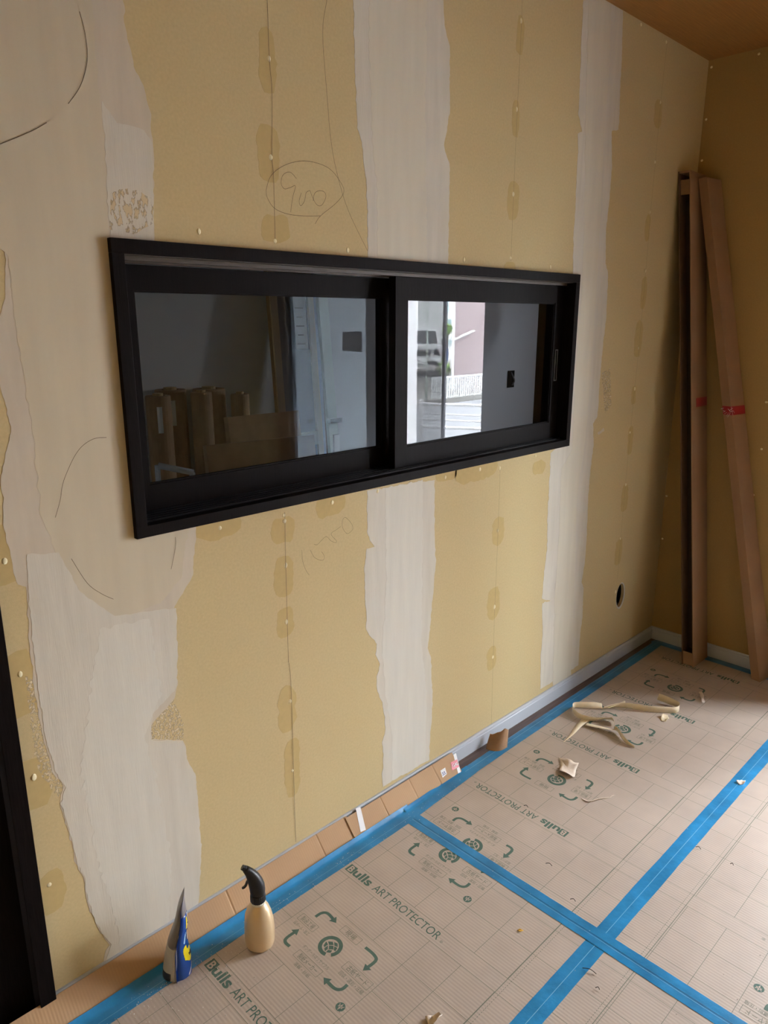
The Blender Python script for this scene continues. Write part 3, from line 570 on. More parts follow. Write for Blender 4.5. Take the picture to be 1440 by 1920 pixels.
def bmc(me, mtx, x0, x1, y0, y1):
    import bmesh
    me.transform(mtx); b = bmesh.new(); b.from_mesh(me)
    for co, no in (((x0+.001, 0, 0), (-1, 0, 0)), ((x1-.001, 0, 0), (1, 0, 0)), ((0, y0+.001, 0), (0, -1, 0)), ((0, y1-.001, 0), (0, 1, 0))):
        bmesh.ops.bisect_plane(b, geom=b.verts[:]+b.edges[:]+b.faces[:], plane_co=co, plane_no=no, clear_outer=True)
    b.to_mesh(me); b.free()
XS = -1.802; YS = -.748; XA, XB = -2.558, -1.502
sheet(XL+.06, XS-.0008, YS+.0008, -.052, XA, 0, 1, -.653, 'printed cardboard floor sheet under the gold spray bottle and blue pouch')
sheet(XS+.0008, -.034, YS+.0008, -.052, XB, -.602, -1, -.651, 'printed cardboard floor sheet under the cream ribbon offcuts')
sheet(XL+.06, XS-.0008, -1.65, YS-.0008, XA, -.905, 1, -.851, 'printed cardboard floor sheet across the seam from the gold spray bottle')
sheet(XS+.0008, -.034, -1.65, YS-.0008, XB+.010, -1.507, -1, -.850, 'brightly lit printed cardboard floor sheet across the long blue seam from the ribbon offcuts')
sheet(XL+.06, XS-.0008, -2.55, -1.6515, XA, -1.81, 1, -1.755, 'printed cardboard floor sheet behind the photographer on the door side')
sheet(XS+.0008, -.034, -2.55, -1.6515, XB, -2.412, -1, -1.755, 'printed cardboard floor sheet in front of the terrace window')
# ------------------------------------------------------------------ blue tape
def tape(pts_l, pts_r, n, zfn, label, crease=None, par=None, name='blue_tape_strip'):
    """strip between two long edges; zfn(u, v, x, y) height"""
    (a0, a1), (b0, b1) = pts_l, pts_r
    a0, a1, b0, b1 = [Vector((*p, 0)) for p in (a0, a1, b0, b1)]; nv = 8
    def f(u, v):
        p = a0.lerp(a1, u).lerp(b0.lerp(b1, u), v)
        wob = .0012*noise.noise(Vector((p.x*5, p.y*5, 3))) + .0006*noise.noise(Vector((p.x*30, p.y*30, 1)))
        dirn = (b0-a0).normalized(); e = (1 if v > .5 else -1)*abs(2*v-1)**3
        p = p + dirn*wob*e
        z = zfn(u, v, p.x, p.y) - .00015*abs(2*v-1)**8 + .0005*max(0, noise.noise(Vector((p.x*26, p.y*26, 7)))) + .00035*max(0, noise.noise(Vector((p.x*70, p.y*70, 2))))
        return Vector((p.x, p.y, z))
    o = MB().grid(f, n, nv).build(name, 'tape', None, smooth=True, fix=False)
    tag(o, label, 'tape', 'blue tape strips on the floor')
    for (v0, v1, mm, dz) in (crease or []):
        V = []
        for i in range(n+1):
            for v in (v0, v1):
                p = f(i/n, v); p.z += dz; V.append(p)
        mb = MB(); mb.add(V, [(2*i, 2*i+1, 2*i+3, 2*i+2) for i in range(n)]); mb.build('crease', mm, o, fix=False)
    return o
T0 = ST + .0004
tape(((-3.55, -.7225), (-.06, -.7215)), ((-3.55, -.7745), (-.06, -.7725)), 200, lambda u, v, x, y: T0, 'long blue tape strip over the sheet seam, running parallel to the puttied wall', [(.485, .512, 'tapeln', .0003)])
tape(((-1.829, -.112), (-1.8255, -2.5)), ((-1.776, -.104), (-1.772, -2.5)), 140, lambda u, v, x, y: T0+.0003 + .0007*max(0, 1-abs(y+.748)/.06)**.5 - .0004*math.exp(-((v-.52)/.05)**2), 'blue tape strip running away from the puttied wall, crossing the long seam strip', [(.40, .42, 'tapeln', .0004), (.50, .53, 'taped', .00045)])
def zw(u, v, x, y): return T0+.0004 + .014*max(0, (.22-v)/.22)**1.2*(1 if True else 0)
tape(((-3.0, -.056), (-1.78, -.060)), ((-3.0, -.108), (-1.78, -.114)), 90, zw, 'blue tape strip along the foot of the cardboard strips, below the pouch', [(.66, .675, 'tapeln', .0004)])
tape(((-1.80, -.064), (-1.475, -.052)), ((-1.80, -.113), (-1.475, -.098)), 40, lambda u, v, x, y: T0+.0012 + .010*max(0, (.25-v)/.25)*(1-u*.6), 'short blue tape strip below the cardboard strip with the red label')
tape(((-1.50, -.046), (-.035, -.034)), ((-1.50, -.097), (-.035, -.083)), 110, lambda u, v, x, y: .0006 + (T0+.0002)*min(1, max(0, v/.09)), 'blue tape strip along the bare wood gap beside the white baseboard', [(.42, .445, 'tapeln', .0004)])
tape(((-.008, -.03), (-.012, -.90)), ((-.060, -.03), (-.062, -.90)), 70, lambda u, v, x, y: .0006 + (T0+.0002)*min(1, max(0, (v-.22)/.2)), 'shaded blue tape strip along the floor behind the leaning cartons')
# ------------------------------------------------------------------ cardboard strips along the wall foot
YB0, ZB0, YT0, ZT0 = -.058, .006, -.0125, .0575            # foot and top of the leaning strip
CP0 = Vector((0, YB0, ZB0)); CV = Vector((0, YT0-YB0, ZT0-ZB0)); CN = Vector((1, 0, 0)).cross(CV).normalized()
if CN.y > 0: CN = -CN
def cstrip(x0, x1, label, creases, lift=0.0, tall=1.0):
    st = thing('cardboard_strip', label, 'cardboard strip', (x0, YB0, 0), 'cardboard strips masking the wall foot')
    us = sorted({x0, x1, *creases, *[c+.004 for c in creases], *[c-.004 for c in creases], *[x0+(x1-x0)*k/24 for k in range(25)]}); us = [u for u in us if x0 <= u <= x1]
    def P(u, t, d):
        off = 0
        for c in creases: off -= .0016*max(0, 1-abs(u-c)/.0045)
        off += .0012*noise.noise(Vector((u*6, t, 2)))
        return CP0 + Vector((u, 0, 0)) + CV*(t*tall + (.02*noise.noise(Vector((u*4, 1, 1))) if t > .5 else 0)) + CN*(off+d+lift)
    V = []; n = len(us)
    for u in us: V += [P(u, 0, .0016), P(u, 1, .0016), P(u, 1, -.0012), P(u, 0, -.0012)]
    fr = MB(); fr.add(V, [(4*i, 4*i+4, 4*i+5, 4*i+1) for i in range(n-1)] + [(4*i+2, 4*i+6, 4*i+7, 4*i+3) for i in range(n-1)] + [(4*i+3, 4*i+7, 4*i+4, 4*i) for i in range(n-1)] + [(0, 1, 2, 3), (4*n-1, 4*n-2, 4*n-3, 4*n-4)])
    fr.build('board', 'card', st)
    top = MB(); top.add(V, [(4*i+1, 4*i+5, 4*i+6, 4*i+2) for i in range(n-1)]); top.build('corrugated_edge', 'flute', st)
    return st, P
cs1, P1 = cstrip(-3.0, -1.992, 'plain cardboard strip leaning at the wall foot behind the pouch and bottle', [on(600, 1560, 1, -.03).x, on(430, 1668, 1, -.03).x], 0.0, 1.06)
cs2, P2 = cstrip(-2.0, -1.512, 'cardboard strip with a red label and a number sticker at the wall foot', [on(718, 1500, 1, -.03).x, on(772, 1465, 1, -.03).x, on(815, 1440, 1, -.03).x], .0035)
# small marks on the strip, placed on its slanted face
F0 = CP0 + CN*.0057; e1 = Vector((1, 0, 0)); e2 = CV.normalized()
def quad_on(name, px, m, par, d=0.0):
    mb = MB(); mb.add([onp(x, y, F0+CN*d, CN) for x, y in px], [tuple(range(len(px)))]); return mb.build(name, m, par, fix=False)
quad_on('white_tape', [(667, 1516), (676, 1513), (686, 1556), (676, 1560)], 'white', cs2, .0004)
quad_on('number_sticker', [(825.7, 1445), (834.7, 1439), (838, 1451), (830, 1458.5)], 'white', cs2, .0004)
lab = quad_on('red_label', [(845, 1429.7), (857, 1423.8), (861, 1437.6), (848, 1444.6)], 'redl', cs2, .0004)
def text_on(name, body, m, par, o_, r_, u_, d, bold=0):
    o3, r3, u3 = [onp(*p, F0+CN*d, CN) for p in (o_, r_, u_)]; V, F = text_poly(body, bold)
    return MB().add([o3 + (r3-o3)*a + (u3-o3)*b for a, b in V], F).build(name, m, par, fix=False)
text_on('printed_number', '33.', 'navy', cs2, (830, 1455), (836.8, 1450.5), (828.5, 1449), .0008, .02)
text_on('printed_letters', 'GAL', 'white', lab, (849.5, 1439), (859.5, 1433.5), (848, 1433), .0008, .01)
quad_on('white_edge_tape', [(850, 1415), (855, 1412), (864, 1448), (859, 1450)], 'white', cs2, .0002)
# ------------------------------------------------------------------ leaning cartons
KB1 = on(1305, 753, 1, -.13).z/2.068; KB2 = on(1360, 772, 1, -.28).z/2.045
def carton1():
    c = thing('long_open_carton', 'long narrow brown carton, open along one side, leaning upright in the room corner', 'carton', (-.11, -.262, 0), 'long cartons leaning in the corner')
    x0, x1 = -.180, -.028; yb0, yb1 = -.287, -.235; yt0, yt1 = -.049, -.0012; zt = 2.068; t_ = .0035
    def P(x, s, k):  # s 0..1 front->back in y, k 0..1 height
        y = (yb0+(yb1-yb0)*s)*(1-k) + (yt0+(yt1-yt0)*s)*k; return Vector((x, y, .0036 + (zt-.0036)*k))
    def slab(name, xa, xb, sa, sb, m='carton', k0=0, k1=1):
        mb = MB(); N = 12
        rings = []
        for i in range(N+1):
            k = k0+(k1-k0)*i/N; wv = .0015*noise.noise(Vector((k*5, xa*9, sa)))
            rings.append([P(xa+wv, sa, k), P(xb, sa, k), P(xb, sb, k), P(xa+wv, sb, k)])
        return mb.loft(rings).build(name, m, c)
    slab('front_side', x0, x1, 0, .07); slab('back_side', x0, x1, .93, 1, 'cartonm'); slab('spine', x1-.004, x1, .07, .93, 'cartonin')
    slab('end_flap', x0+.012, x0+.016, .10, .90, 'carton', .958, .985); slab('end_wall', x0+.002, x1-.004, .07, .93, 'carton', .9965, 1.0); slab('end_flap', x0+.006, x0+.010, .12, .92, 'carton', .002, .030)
    slab('inner_shade_sheet', x0+.06, x0+.064, .07, .93, 'cartonin', .03, .95)  # dark sheet across the opening that carries the inner shade
    b = MB(); b.loft([[P(x0+.045, -.012, k), P(x1+.001, -.012, k), P(x1+.001, 0, k), P(x0+.045, 0, k)] for k in (KB1-.009, KB1+.009)]); b.build('red_tape_band', 'red', c)
carton1()
def carton2():
    c = thing('long_closed_carton', 'long closed brown carton with a red tape band, leaning against the shaded wall', 'carton', (-.06, -.53, 0), 'long cartons leaning in the corner')
    b0, t0 = Vector((-.1080, -.542, .0036)), Vector((-.113, -.0895, 2.045)); ex = Vector((.985, -.1725, 0)); ey = Vector((.1725, .985, 0)); wx, wy = .100, .0370
    axis = (t0-b0).normalized(); fn = ex.cross(axis).normalized()
    if fn.y > 0: fn = -fn
    def ring(k, g=0.0):
        p = b0.lerp(t0, k) + fn*.0018*noise.noise(Vector((k*6, 2, 2)))
        return [p - (ex+ey)*g, p + ex*(wx+g) - ey*g, p + ex*(wx+g) + ey*(wy+g), p - ex*g + ey*(wy+g)]
    MB().loft([ring(k/24) for k in range(25)]).build('body', 'carton', c)
    band = MB().loft([ring(k, .0006) for k in (KB2-.0085, KB2, KB2+.0085)], caps=False).build('red_tape_band', 'red', c, fix=False)
    mb = MB(); p0 = b0.lerp(t0, KB2) + fn*.0026
    for st_ in ([(1352, 768), (1357, 766), (1355, 770), (1359, 772)], [(1356, 774), (1361, 771), (1358, 777), (1363, 774)], [(1362, 781), (1366, 774), (1364, 783), (1369, 775), (1368, 770), (1374, 765)], [(1365, 767), (1370, 772), (1375, 770), (1377, 774)], [(1371, 763), (1374, 779)]):
        q = [onp(x, y, p0, fn) for x, y in st_]; e2_ = axis
        ribbon2([((v-p0).dot(ex), (v-p0).dot(e2_)) for v in q], .0016, lambda u, v, d: p0 + ex*u + e2_*v, 0, mb)
    mb.build('printed_strokes', 'white', band, fix=False)
    a = ring(1); md = [(a[0]+a[3])/2, (a[1]+a[2])/2]
    MB().loft([[v+Vector((0, 0, .0004)) for v in a], [md[0]+ex*.02+Vector((0, 0, .006)), md[1]-ex*.02+Vector((0, 0, .006)), md[1]-ex*.02+ey*.001+Vector((0, 0, .006)), md[0]+ex*.02+ey*.001+Vector((0, 0, .006))]]).build('end_flap', 'carton', c)
carton2()
# ------------------------------------------------------------------ gold spray bottle
def bottle():
    bx, by, z0 = -2.4125, -.1615, ST+.0004
    t = thing('spray_bottle', 'gold spray bottle with a black trigger head standing on the floor sheet', 'spray bottle', (bx, by, z0))
    ax = Vector((-.80, .60, 0)).normalized(); sd = Vector((-ax.y, ax.x, 0)); C = Vector((bx, by, z0))
    prof = [(.030, 0), (.0335, .002), (.0355, .008), (.0365, .025), (.0370, .045), (.0355, .068), (.0315, .090), (.026, .106), (.0195, .118), (.0150, .124), (.0145, .127)]
    mb = MB(); n = 36
    rings = []
    for r, z in prof:
        sh = 1 + .10*max(0, 1-abs(z-.098)/.02)
        rings.append([C + ax*(r*math.cos(t_)*(sh if math.cos(t_) > 0 else 1)) + sd*(r*.97*math.sin(t_)) + Vector((0, 0, z)) for t_ in [2*math.pi*k/n for k in range(n)]])
    mb.loft(rings).build('body', 'gold', t, smooth=True)
    MB().lathe([(.0155, .1205), (.0175, .1215), (.0175, .1265), (.0155, .1275)], C, 28).build('neck_ring', 'ring', t, smooth=True)
    col = MB(); rr = []
    for z, r in ((.1275, .0165), (.129, .0182), (.146, .0178), (.148, .0165)):
        rr.append([C + Vector((math.cos(a)*(r + (.0007 if k % 2 else 0)), math.sin(a)*(r + (.0007 if k % 2 else 0)), z)) for k, a in enumerate([2*math.pi*i/48 for i in range(48)])])
    col.loft(rr).build('collar', 'blackp', t)
    # head: rounded shroud sweeping up and towards the nozzle
    path = [(0, .146, .0172, .0168), (.000, .158, .0186, .0178), (.001, .170, .0188, .0178), (.004, .182, .0178, .0168), (.008, .193, .0160, .0150), (.013, .203, .0136, .0130), (.018, .211, .0112, .0110), (.023, .217, .0092, .0096), (.026, .2205, .0080, .0088)]
    rings = []
    for i, (u, z, a, b) in enumerate(path):
        p0 = path[max(i-1, 0)]; p1 = path[min(i+1, len(path)-1)]; tx, tz = p1[0]-p0[0], p1[1]-p0[1]; L = math.hypot(tx, tz); nx, nz = -tz/L, tx/L
        rings.append([C + ax*(u + nx*a*math.cos(q)) + Vector((0, 0, z + nz*a*math.cos(q))) + sd*b*math.sin(q)*(abs(math.sin(q))**-.15 if abs(math.sin(q)) > .05 else 1) for q in [2*math.pi*k/24 for k in range(24)]])
    hd = MB().loft(rings).build('spray_head', 'blackp', t, smooth=True)
    e = C + ax*.0255 + Vector((0, 0, .2203)); d_ = (ax*.70 + Vector((0, 0, .5))).normalized(); MB().tube([e, e+d_*.004, e+d_*.0045, e+d_*.010], [.0074, .0074, .0066, .0064], 16).build('nozzle', 'blackp', hd)
    tr = MB(); rr = []
    for (u, z, a, b) in ((.012, .192, .004, .006), (.020, .188, .0035, .006), (.0245, .181, .003, .0056), (.027, .174, .0028, .0052), (.031, .169, .0026, .005), (.035, .167, .0022, .0045)):
        rr.append([C + ax*(u+a*math.cos(q)) + sd*b*math.sin(q) + Vector((0, 0, z + a*.5*math.cos(q))) for q in [2*math.pi*k/14 for k in range(14)]])
    tr.loft(rr).build('trigger', 'blackp', t, smooth=True)
bottle()
# ------------------------------------------------------------------ blue stand-up pouch, seen almost edge on
def pouch():
    base = Vector((-2.598, -.0880, ST+.0006)); t = thing('stand_up_pouch', 'blue and yellow stand-up pouch seen edge on beside the wall foot', 'pouch', tuple(base))
    U = Vector((-.55, -.835, 0)).normalized(); N = Vector((-U.y, U.x, 0))       # U towards the viewer, N to the right (+x)
    if N.x < 0: N = -N
    Hh = .212
    def S(u, v, side):     # u -1..1 along width, v 0..1 height, side +1 blue front / -1 back
        wdt = .034*(1-.38*v); th = (.033*(1-v)**.75)*max(0, 1-abs(u)**2.4)**.55 if v < 1 else 0
        lean = .030*v**1.7; sag = .004*math.sin(v*9+u*2)*(1-v)
        z = Hh*v + (.010*max(0, u)*(1-v)*-1 if v < .1 else 0)
        return base + U*(u*wdt*(1 + .03*math.sin(v*7))) + N*(side*th + lean + sag*side*.5 + .003*math.sin(v*12)*v) + Vector((0, 0, z))
    def patch(name, side, m, u0, u1, v0, v1, nu=14, nv=20, par=t, eps=0.0):
        return MB().grid(lambda a, b: S(u0+(u1-u0)*a, v0+(v1-v0)*b, side) + N*side*eps, nu, nv).build(name, m, par, smooth=True, fix=False, thick=.0004)
    fr = patch('front_film', 1, 'pblue', -1, 1, 0, .78, 20, 24)
    patch('upper_back_film', -1, 'pgrey', -1, 1, .40, 1.0, 20, 24); patch('lower_back_film', -1, 'pwhite', -1, 1, 0, .40, 20, 16)
    patch('upper_front_film', 1, 'pgrey', -1, 1, .78, 1.0, 20, 10)
    MB().flat([(S(u, 0, 1).x, S(u, 0, 1).y) for u in [-1+k*.1 for k in range(21)]] + [(S(u, 0, -1).x, S(u, 0, -1).y) for u in [1-k*.1 for k in range(21)]], FL, base.z+.0003).build('bottom_gusset', 'pwhite', t, fix=False)
    patch('dark_print', -1, 'pdark', .0, .92, .03, .10, 10, 5, eps=.0005)
    def poly(name, pts, m, eps=.0007):
        P_ = smooth2(pts + [pts[0]], 4)[:-1]; mb = MB(); n_ = 56
        def ins(u, v):
            c = False
            for k in range(len(P_)):
                (xa_, ya_), (xb_, yb2) = P_[k], P_[k-1]
                if (ya_ > v) != (yb2 > v) and u < (xb_-xa_)*(v-ya_)/(yb2-ya_)+xa_: c = not c
            return c
        u0, u1, v0, v1 = min(p[0] for p in P_), max(p[0] for p in P_), min(p[1] for p in P_), max(p[1] for p in P_)
        for a_ in range(n_):
            for b_ in range(n_):
                ua, ub, va, vb = u0+(u1-u0)*a_/n_, u0+(u1-u0)*(a_+1)/n_, v0+(v1-v0)*b_/n_, v0+(v1-v0)*(b_+1)/n_
                if ins((ua+ub)/2, (va+vb)/2): mb.add([S(u, v, 1)+N*eps for u, v in ((ua, va), (ub, va), (ub, vb), (ua, vb))], [(0, 1, 2, 3)])
        return mb.build(name, m, fr, fix=False)
    poly('yellow_badge', [(.72, .22), (.75, .36), (.45, .38), (.35, .32), (-.05, .31), (-.25, .26), (-.1, .19), (.3, .155), (.6, .20)], 'pyel')
    poly('yellow_tab', [(.62, .60), (.62, .73), (.45, .74), (.38, .60)], 'pyel')
    poly('white_lettering', [(.25, .50), (.3, .66), (.1, .70), (-.05, .60), (0, .48)], 'white'); poly('white_lettering', [(.05, .40), (.05, .48), (-.15, .47), (-.15, .40)], 'white')
    poly('white_lettering', [(.2, .70), (.25, .77), (.0, .76), (0, .71)], 'white'); poly('light_blue_splash', [(.72, .43), (.66, .55), (.5, .54), (.56, .42)], 'plight')
    poly('white_band', [(.62, .06), (.1, .11), (-.3, .14), (-.3, .125), (.1, .095), (.62, .04)], 'white')
    mb = MB()
    for st_ in ([(.35, .255), (.25, .25), (.30, .225)], [(.16, .25), (.14, .22)], [(.05, .255), (.06, .215)], [(-.05, .25), (-.06, .215), (-.1, .21)]):
        P_ = [S(u, v, 1)+N*.0011 for u, v in st_]; mb.tube(P_, .0011, 6)
    mb.build('badge_strokes', 'pdark', fr)
    mb = MB()
    for (a, b) in ((.30, .66), (.55, .54), (.42, .47), (-.1, .53)):
        mb.tube([S(a, b, 1)+N*.001, S(a-.12, b-.03, 1)+N*.001], .0009, 6)
    mb.build('lettering_strokes', 'navy', fr)
    # side seam facing the viewer
    sm = MB(); sm.add([S(1, v, 1)+off for v in [k/20*.98 for k in range(21)] for off in (Vector((0, 0, 0)), U*.004)], [(2*i, 2*i+1, 2*i+3, 2*i+2) for i in range(20)]); sm.build('side_seam', 'pblue', t, fix=False, thick=.0006)
pouch()
# ------------------------------------------------------------------ offcuts and scraps on the floor
def strip3(name, pts, wdt, m, label, cat, group=None, thick=.0004, twist=None):
    """pts: (px, py, lift, tilt) floor pixel, lift of the lower edge, tilt 0 flat .. 1 standing"""
    P3 = smooth3([(*fl(p[0], p[1], ST+p[2]), ST+.0008+p[2]) for p in pts], 6); tl = smooth3([(p[3], p[4] if len(p) > 4 else 1, 0) for p in pts], 6)
    V = []
    for i, p in enumerate(P3):
        d = (P3[min(i+1, len(P3)-1)]-P3[max(i-1, 0)]).normalized(); side = d.cross(Vector((0, 0, 1))).normalized(); t_ = min(max(tl[i].x, -1), 1)
        k = tl[i].y; w_ = wdt*max(.05, k); a = Vector((0, 0, 1))*abs(math.sin(t_*math.pi/2)) + side*math.cos(t_*math.pi/2)*(1 if t_ >= 0 else -1)
        V += [p, p + a*w_*.5, p + a*w_]
    n = len(P3); mb = MB(); mb.add(V, [(3*i+j, 3*i+3+j, 3*i+4+j, 3*i+1+j) for i in range(n-1) for j in (0, 1)])
    return tag(mb.build(name, m, None, smooth=True, fix=False, thick=thick), label, cat, group)
RG = 'cream ribbon offcuts on the floor'
strip3('ribbon_offcut', [(1128, 1330, 0, .55), (1160, 1327, .002, .8), (1190, 1331, .001, .95), (1215, 1335, 0, 1), (1245, 1337, 0, 1), (1268, 1337, 0, 1), (1273, 1330, .0005, 1), (1262, 1324, .002, .9), (1245, 1317, .006, .7), (1232, 1312, .008, .5)], .027, 'ribbon', 'cream paper ribbon with a folded-back loop, trailing towards the leaning cartons', 'offcut', RG)
strip3('ribbon_offcut', [(1130, 1329, .004, .3), (1105, 1328, .004, .8), (1078, 1327, .003, 1), (1073, 1333, 0, 1), (1078, 1342, 0, 1), (1092, 1350, 0, .9), (1115, 1352, .001, .7), (1135, 1349, .003, .5), (1150, 1352, .005, .6), (1152, 1360, .004, .9)], .024, 'ribbon', 'cream paper ribbon curled in a tight loop in the middle of the offcut pile', 'offcut', RG)
strip3('ribbon_offcut', [(1100, 1356, .002, .1), (1125, 1362, .004, .15), (1148, 1368, .006, .3), (1158, 1372, .005, .7), (1166, 1386, .001, 1, .8), (1176, 1396, 0, 1, .6), (1190, 1402, 0, .8, .25)], .028, 'ribbon', 'cream paper ribbon ending in a dark-edged curl over the recycling mark', 'offcut', RG)
strip3('ribbon_offcut', [(1104, 1352, .002, .0, 1.1), (1090, 1363, .001, .0, .9), (1075, 1378, .0005, 0, .5), (1057, 1392, 0, 0, .08)], .024, 'ribbon', 'cream paper sliver tapering to a sharp point across the lettering', 'offcut', RG)
strip3('ribbon_offcut', [(1138, 1327, .010, .2, .6), (1152, 1322, .012, .3, .9), (1164, 1317, .010, .1, .8), (1170, 1314, .008, 0, .3)], .020, 'ribbon', 'short cream paper ribbon end sticking up behind the looped ribbon', 'offcut', RG)
def scrap(name, px, m, label, cat, z=.0, curl=.006, seed=0, thick=.0006, group=None):
    """torn piece: outline in floor pixels, edges lifted unevenly"""
    P2_ = [fl(*p) for p in px]; cx = sum(p[0] for p in P2_)/len(P2_); cy = sum(p[1] for p in P2_)/len(P2_)
    R2 = ragged(P2_, .006, .0010, seed, 120); V = []; Fc = []; n = len(R2)
    zz = lambda x, y, k: ST+.0008+z + curl*k*k*max(0, .35+noise.noise(Vector((x*30, y*30, seed))) + .5*math.sin(math.atan2(y-cy, x-cx)*2+seed))
    for k in (1.0, .66, .33):
        for (x, y) in R2: xx = cx+(x-cx)*k; yy = cy+(y-cy)*k; V.append((xx, yy, zz(xx, yy, k)))
    V.append((cx, cy, ST+.0008+z))
    for r in range(2):
        for i in range(n): j = (i+1) % n; Fc.append((r*n+i, r*n+j, (r+1)*n+j, (r+1)*n+i))
    for i in range(n): Fc.append((2*n+i, 2*n+(i+1) % n, 3*n))
    return tag(MB().add(V, Fc).build(name, m, None, smooth=True, fix=False, thick=thick), label, cat, group)
SG = 'torn scraps on the floor'
scrap('paper_scrap', [(1048, 1420), (1053, 1424), (1068, 1430), (1085, 1434), (1080, 1444), (1078, 1456), (1074, 1461), (1058, 1454), (1049, 1448), (1051, 1436)], 'scrap', 'pale torn paper scrap lying half over a recycling mark', 'scrap', curl=.012, seed=1, group=SG)
scrap('paper_scrap', [(1310, 1299), (1314, 1299), (1321, 1313), (1322, 1317), (1316, 1319), (1314, 1310)], 'scrap', 'small pale rolled paper scrap on the sheet near the long cartons', 'scrap', curl=.016, seed=2, group=SG)
scrap('paper_scrap', [(797, 1909), (806, 1905), (812, 1904), (822, 1908), (830, 1913), (818, 1919), (802, 1921)], 'scrap', 'pale crumpled paper scrap alone on plain grid sheet, away from the wall', 'scrap', curl=.016, seed=3, group=SG)
scrap('paper_scrap', [(1380, 1466), (1390, 1463), (1398, 1466), (1396, 1471), (1386, 1472)], 'scrap', 'white paper chip lying on the long blue seam tape', 'scrap', z=.001, curl=.008, seed=4, group=SG)
scrap('shaving_clump', [(1238, 1347), (1243, 1342), (1252, 1343), (1255, 1349), (1248, 1354), (1240, 1352)], 'ribbon', 'small cream shaving clump beside the folded ribbon loop', 'scrap', curl=.014, seed=5, group=SG)
strip3('paper_sliver', [(1091, 1497, 0, 0, .5), (1105, 1502, .001, .3, 1), (1125, 1497, .001, .3, 1), (1145, 1494, .001, 0, .6), (1152, 1491, 0, 0, .4)], .006, 'scrap', 'thin pale paper sliver crossing a grid line', 'scrap', SG)
scrap('yellow_chip', [(969, 1744), (975, 1742), (982, 1745), (975, 1748)], 'yel', 'tiny yellow chip on the sheet between the tape strips', 'chip', curl=.004, seed=6)
# curled brown kraft piece at the baseboard
def curl_piece():
    c0 = Vector((*fl(932, 1402), .001)); Wd = Vector((RT.x, RT.y, 0)).normalized(); Dp = Vector((FW.x, FW.y, 0)).normalized()
    def f(u, v):
        h = (.050 + .036*u**1.4)*(1 - .25*max(0, u-.8)/.2); curl = 1-(2*u-.9)**2
        return c0 + Wd*((u-.55)*.076*(1-.15*v) + .012*v) + Dp*(-.020*curl*(1-v*.5) + .028*v - .004) + Vector((0, 0, .0008 + h*v*(1-.10*v) + .006*(1-v)*max(0, .5-u) + .003*noise.noise(Vector((u*4, v*4, 1)))*v))
    k = tag(MB().grid(f, 18, 12).build('kraft_curl', 'kscrap', None, smooth=True, fix=False, thick=.0016), 'curled torn piece of brown kraft board propped at the white baseboard', 'scrap')
    MB().add([f(.985, v/12)+Wd*o_ + Vector((0, 0, .0003)) for v in range(13) for o_ in (0, .0035)], [(2*i, 2*i+1, 2*i+3, 2*i+2) for i in range(12)]).build('torn_pale_edge', 'scrap', k, fix=False)
curl_piece()
# dark splinters and thread ends
SPL = [(1029, 1622, 12, 'near the tape seam, on the lettering sheet'), (1105, 1821, 26, 'thread end lying on the tape by the seam crossing'), (1309, 1591, 10, 'thread end beside the long seam tape'), (1120, 1855, 8, 'by the dotted fold line'), (986, 1513, 8, ''), (1372, 1622, 6, ''), (1074, 1689, 10, '')]
SPLAB = ['dark splinter on the sheet beside the end of the brand lettering', 'long dark thread lying where the two blue tapes cross', 'dark thread touching the edge of the long blue seam tape', 'dark splinter next to a dotted fold line', 'dark splinter between the lettering and a round printed seal', 'tiny dark splinter in a bare square of the bright sheet', 'dark gouge splinter next to the crossing blue tape']
for i, (x, y, L, w_) in enumerate(SPL):
    a, b = fl(x-L/2, y-L*.18, ST), fl(x+L/2, y+L*.25, ST); z_ = ST+.0022
    mb = MB().tube(smooth3([(a[0], a[1], z_), ((a[0]+b[0])/2+.003, (a[1]+b[1])/2, z_+.003), (b[0], b[1], z_)], 4), [.0009]*9, 6)
    tag(mb.build('dark_splinter', 'splint'), SPLAB[i], 'splinter', 'dark splinters on the floor')
# plaster dust
mb = MB(); rnd = random.Random(3)
for i in range(900):
    k = rnd.random()
    if k < .55: x, y = rnd.gauss(-2.62, .12), -.10 - abs(rnd.gauss(0, .07))
    elif k < .8: x, y = rnd.uniform(-2.75, -1.5), -.08 - abs(rnd.gauss(0, .03))
    else: x, y = rnd.uniform(-2.7, -.6), rnd.uniform(-1.2, -.1)
    r = rnd.choice((.0006, .0008, .001, .0016)); z = ST+.0016 if y > -.125 else ST+.0004
    if -1.84 < x < -1.76 or -.78 < y < -.715: z = ST+.0032
    a = rnd.random()*6; mb.add([(x+r*math.cos(a+q), y+r*math.sin(a+q), z) for q in (0, 2.1, 4.2)] + [(x, y, z+r*.8)], [(0, 1, 3), (1, 2, 3), (2, 0, 3), (0, 2, 1)])
tag(mb.build('plaster_dust', 'dust'), 'white plaster dust specks scattered over the floor sheets', 'dust', kind='stuff')
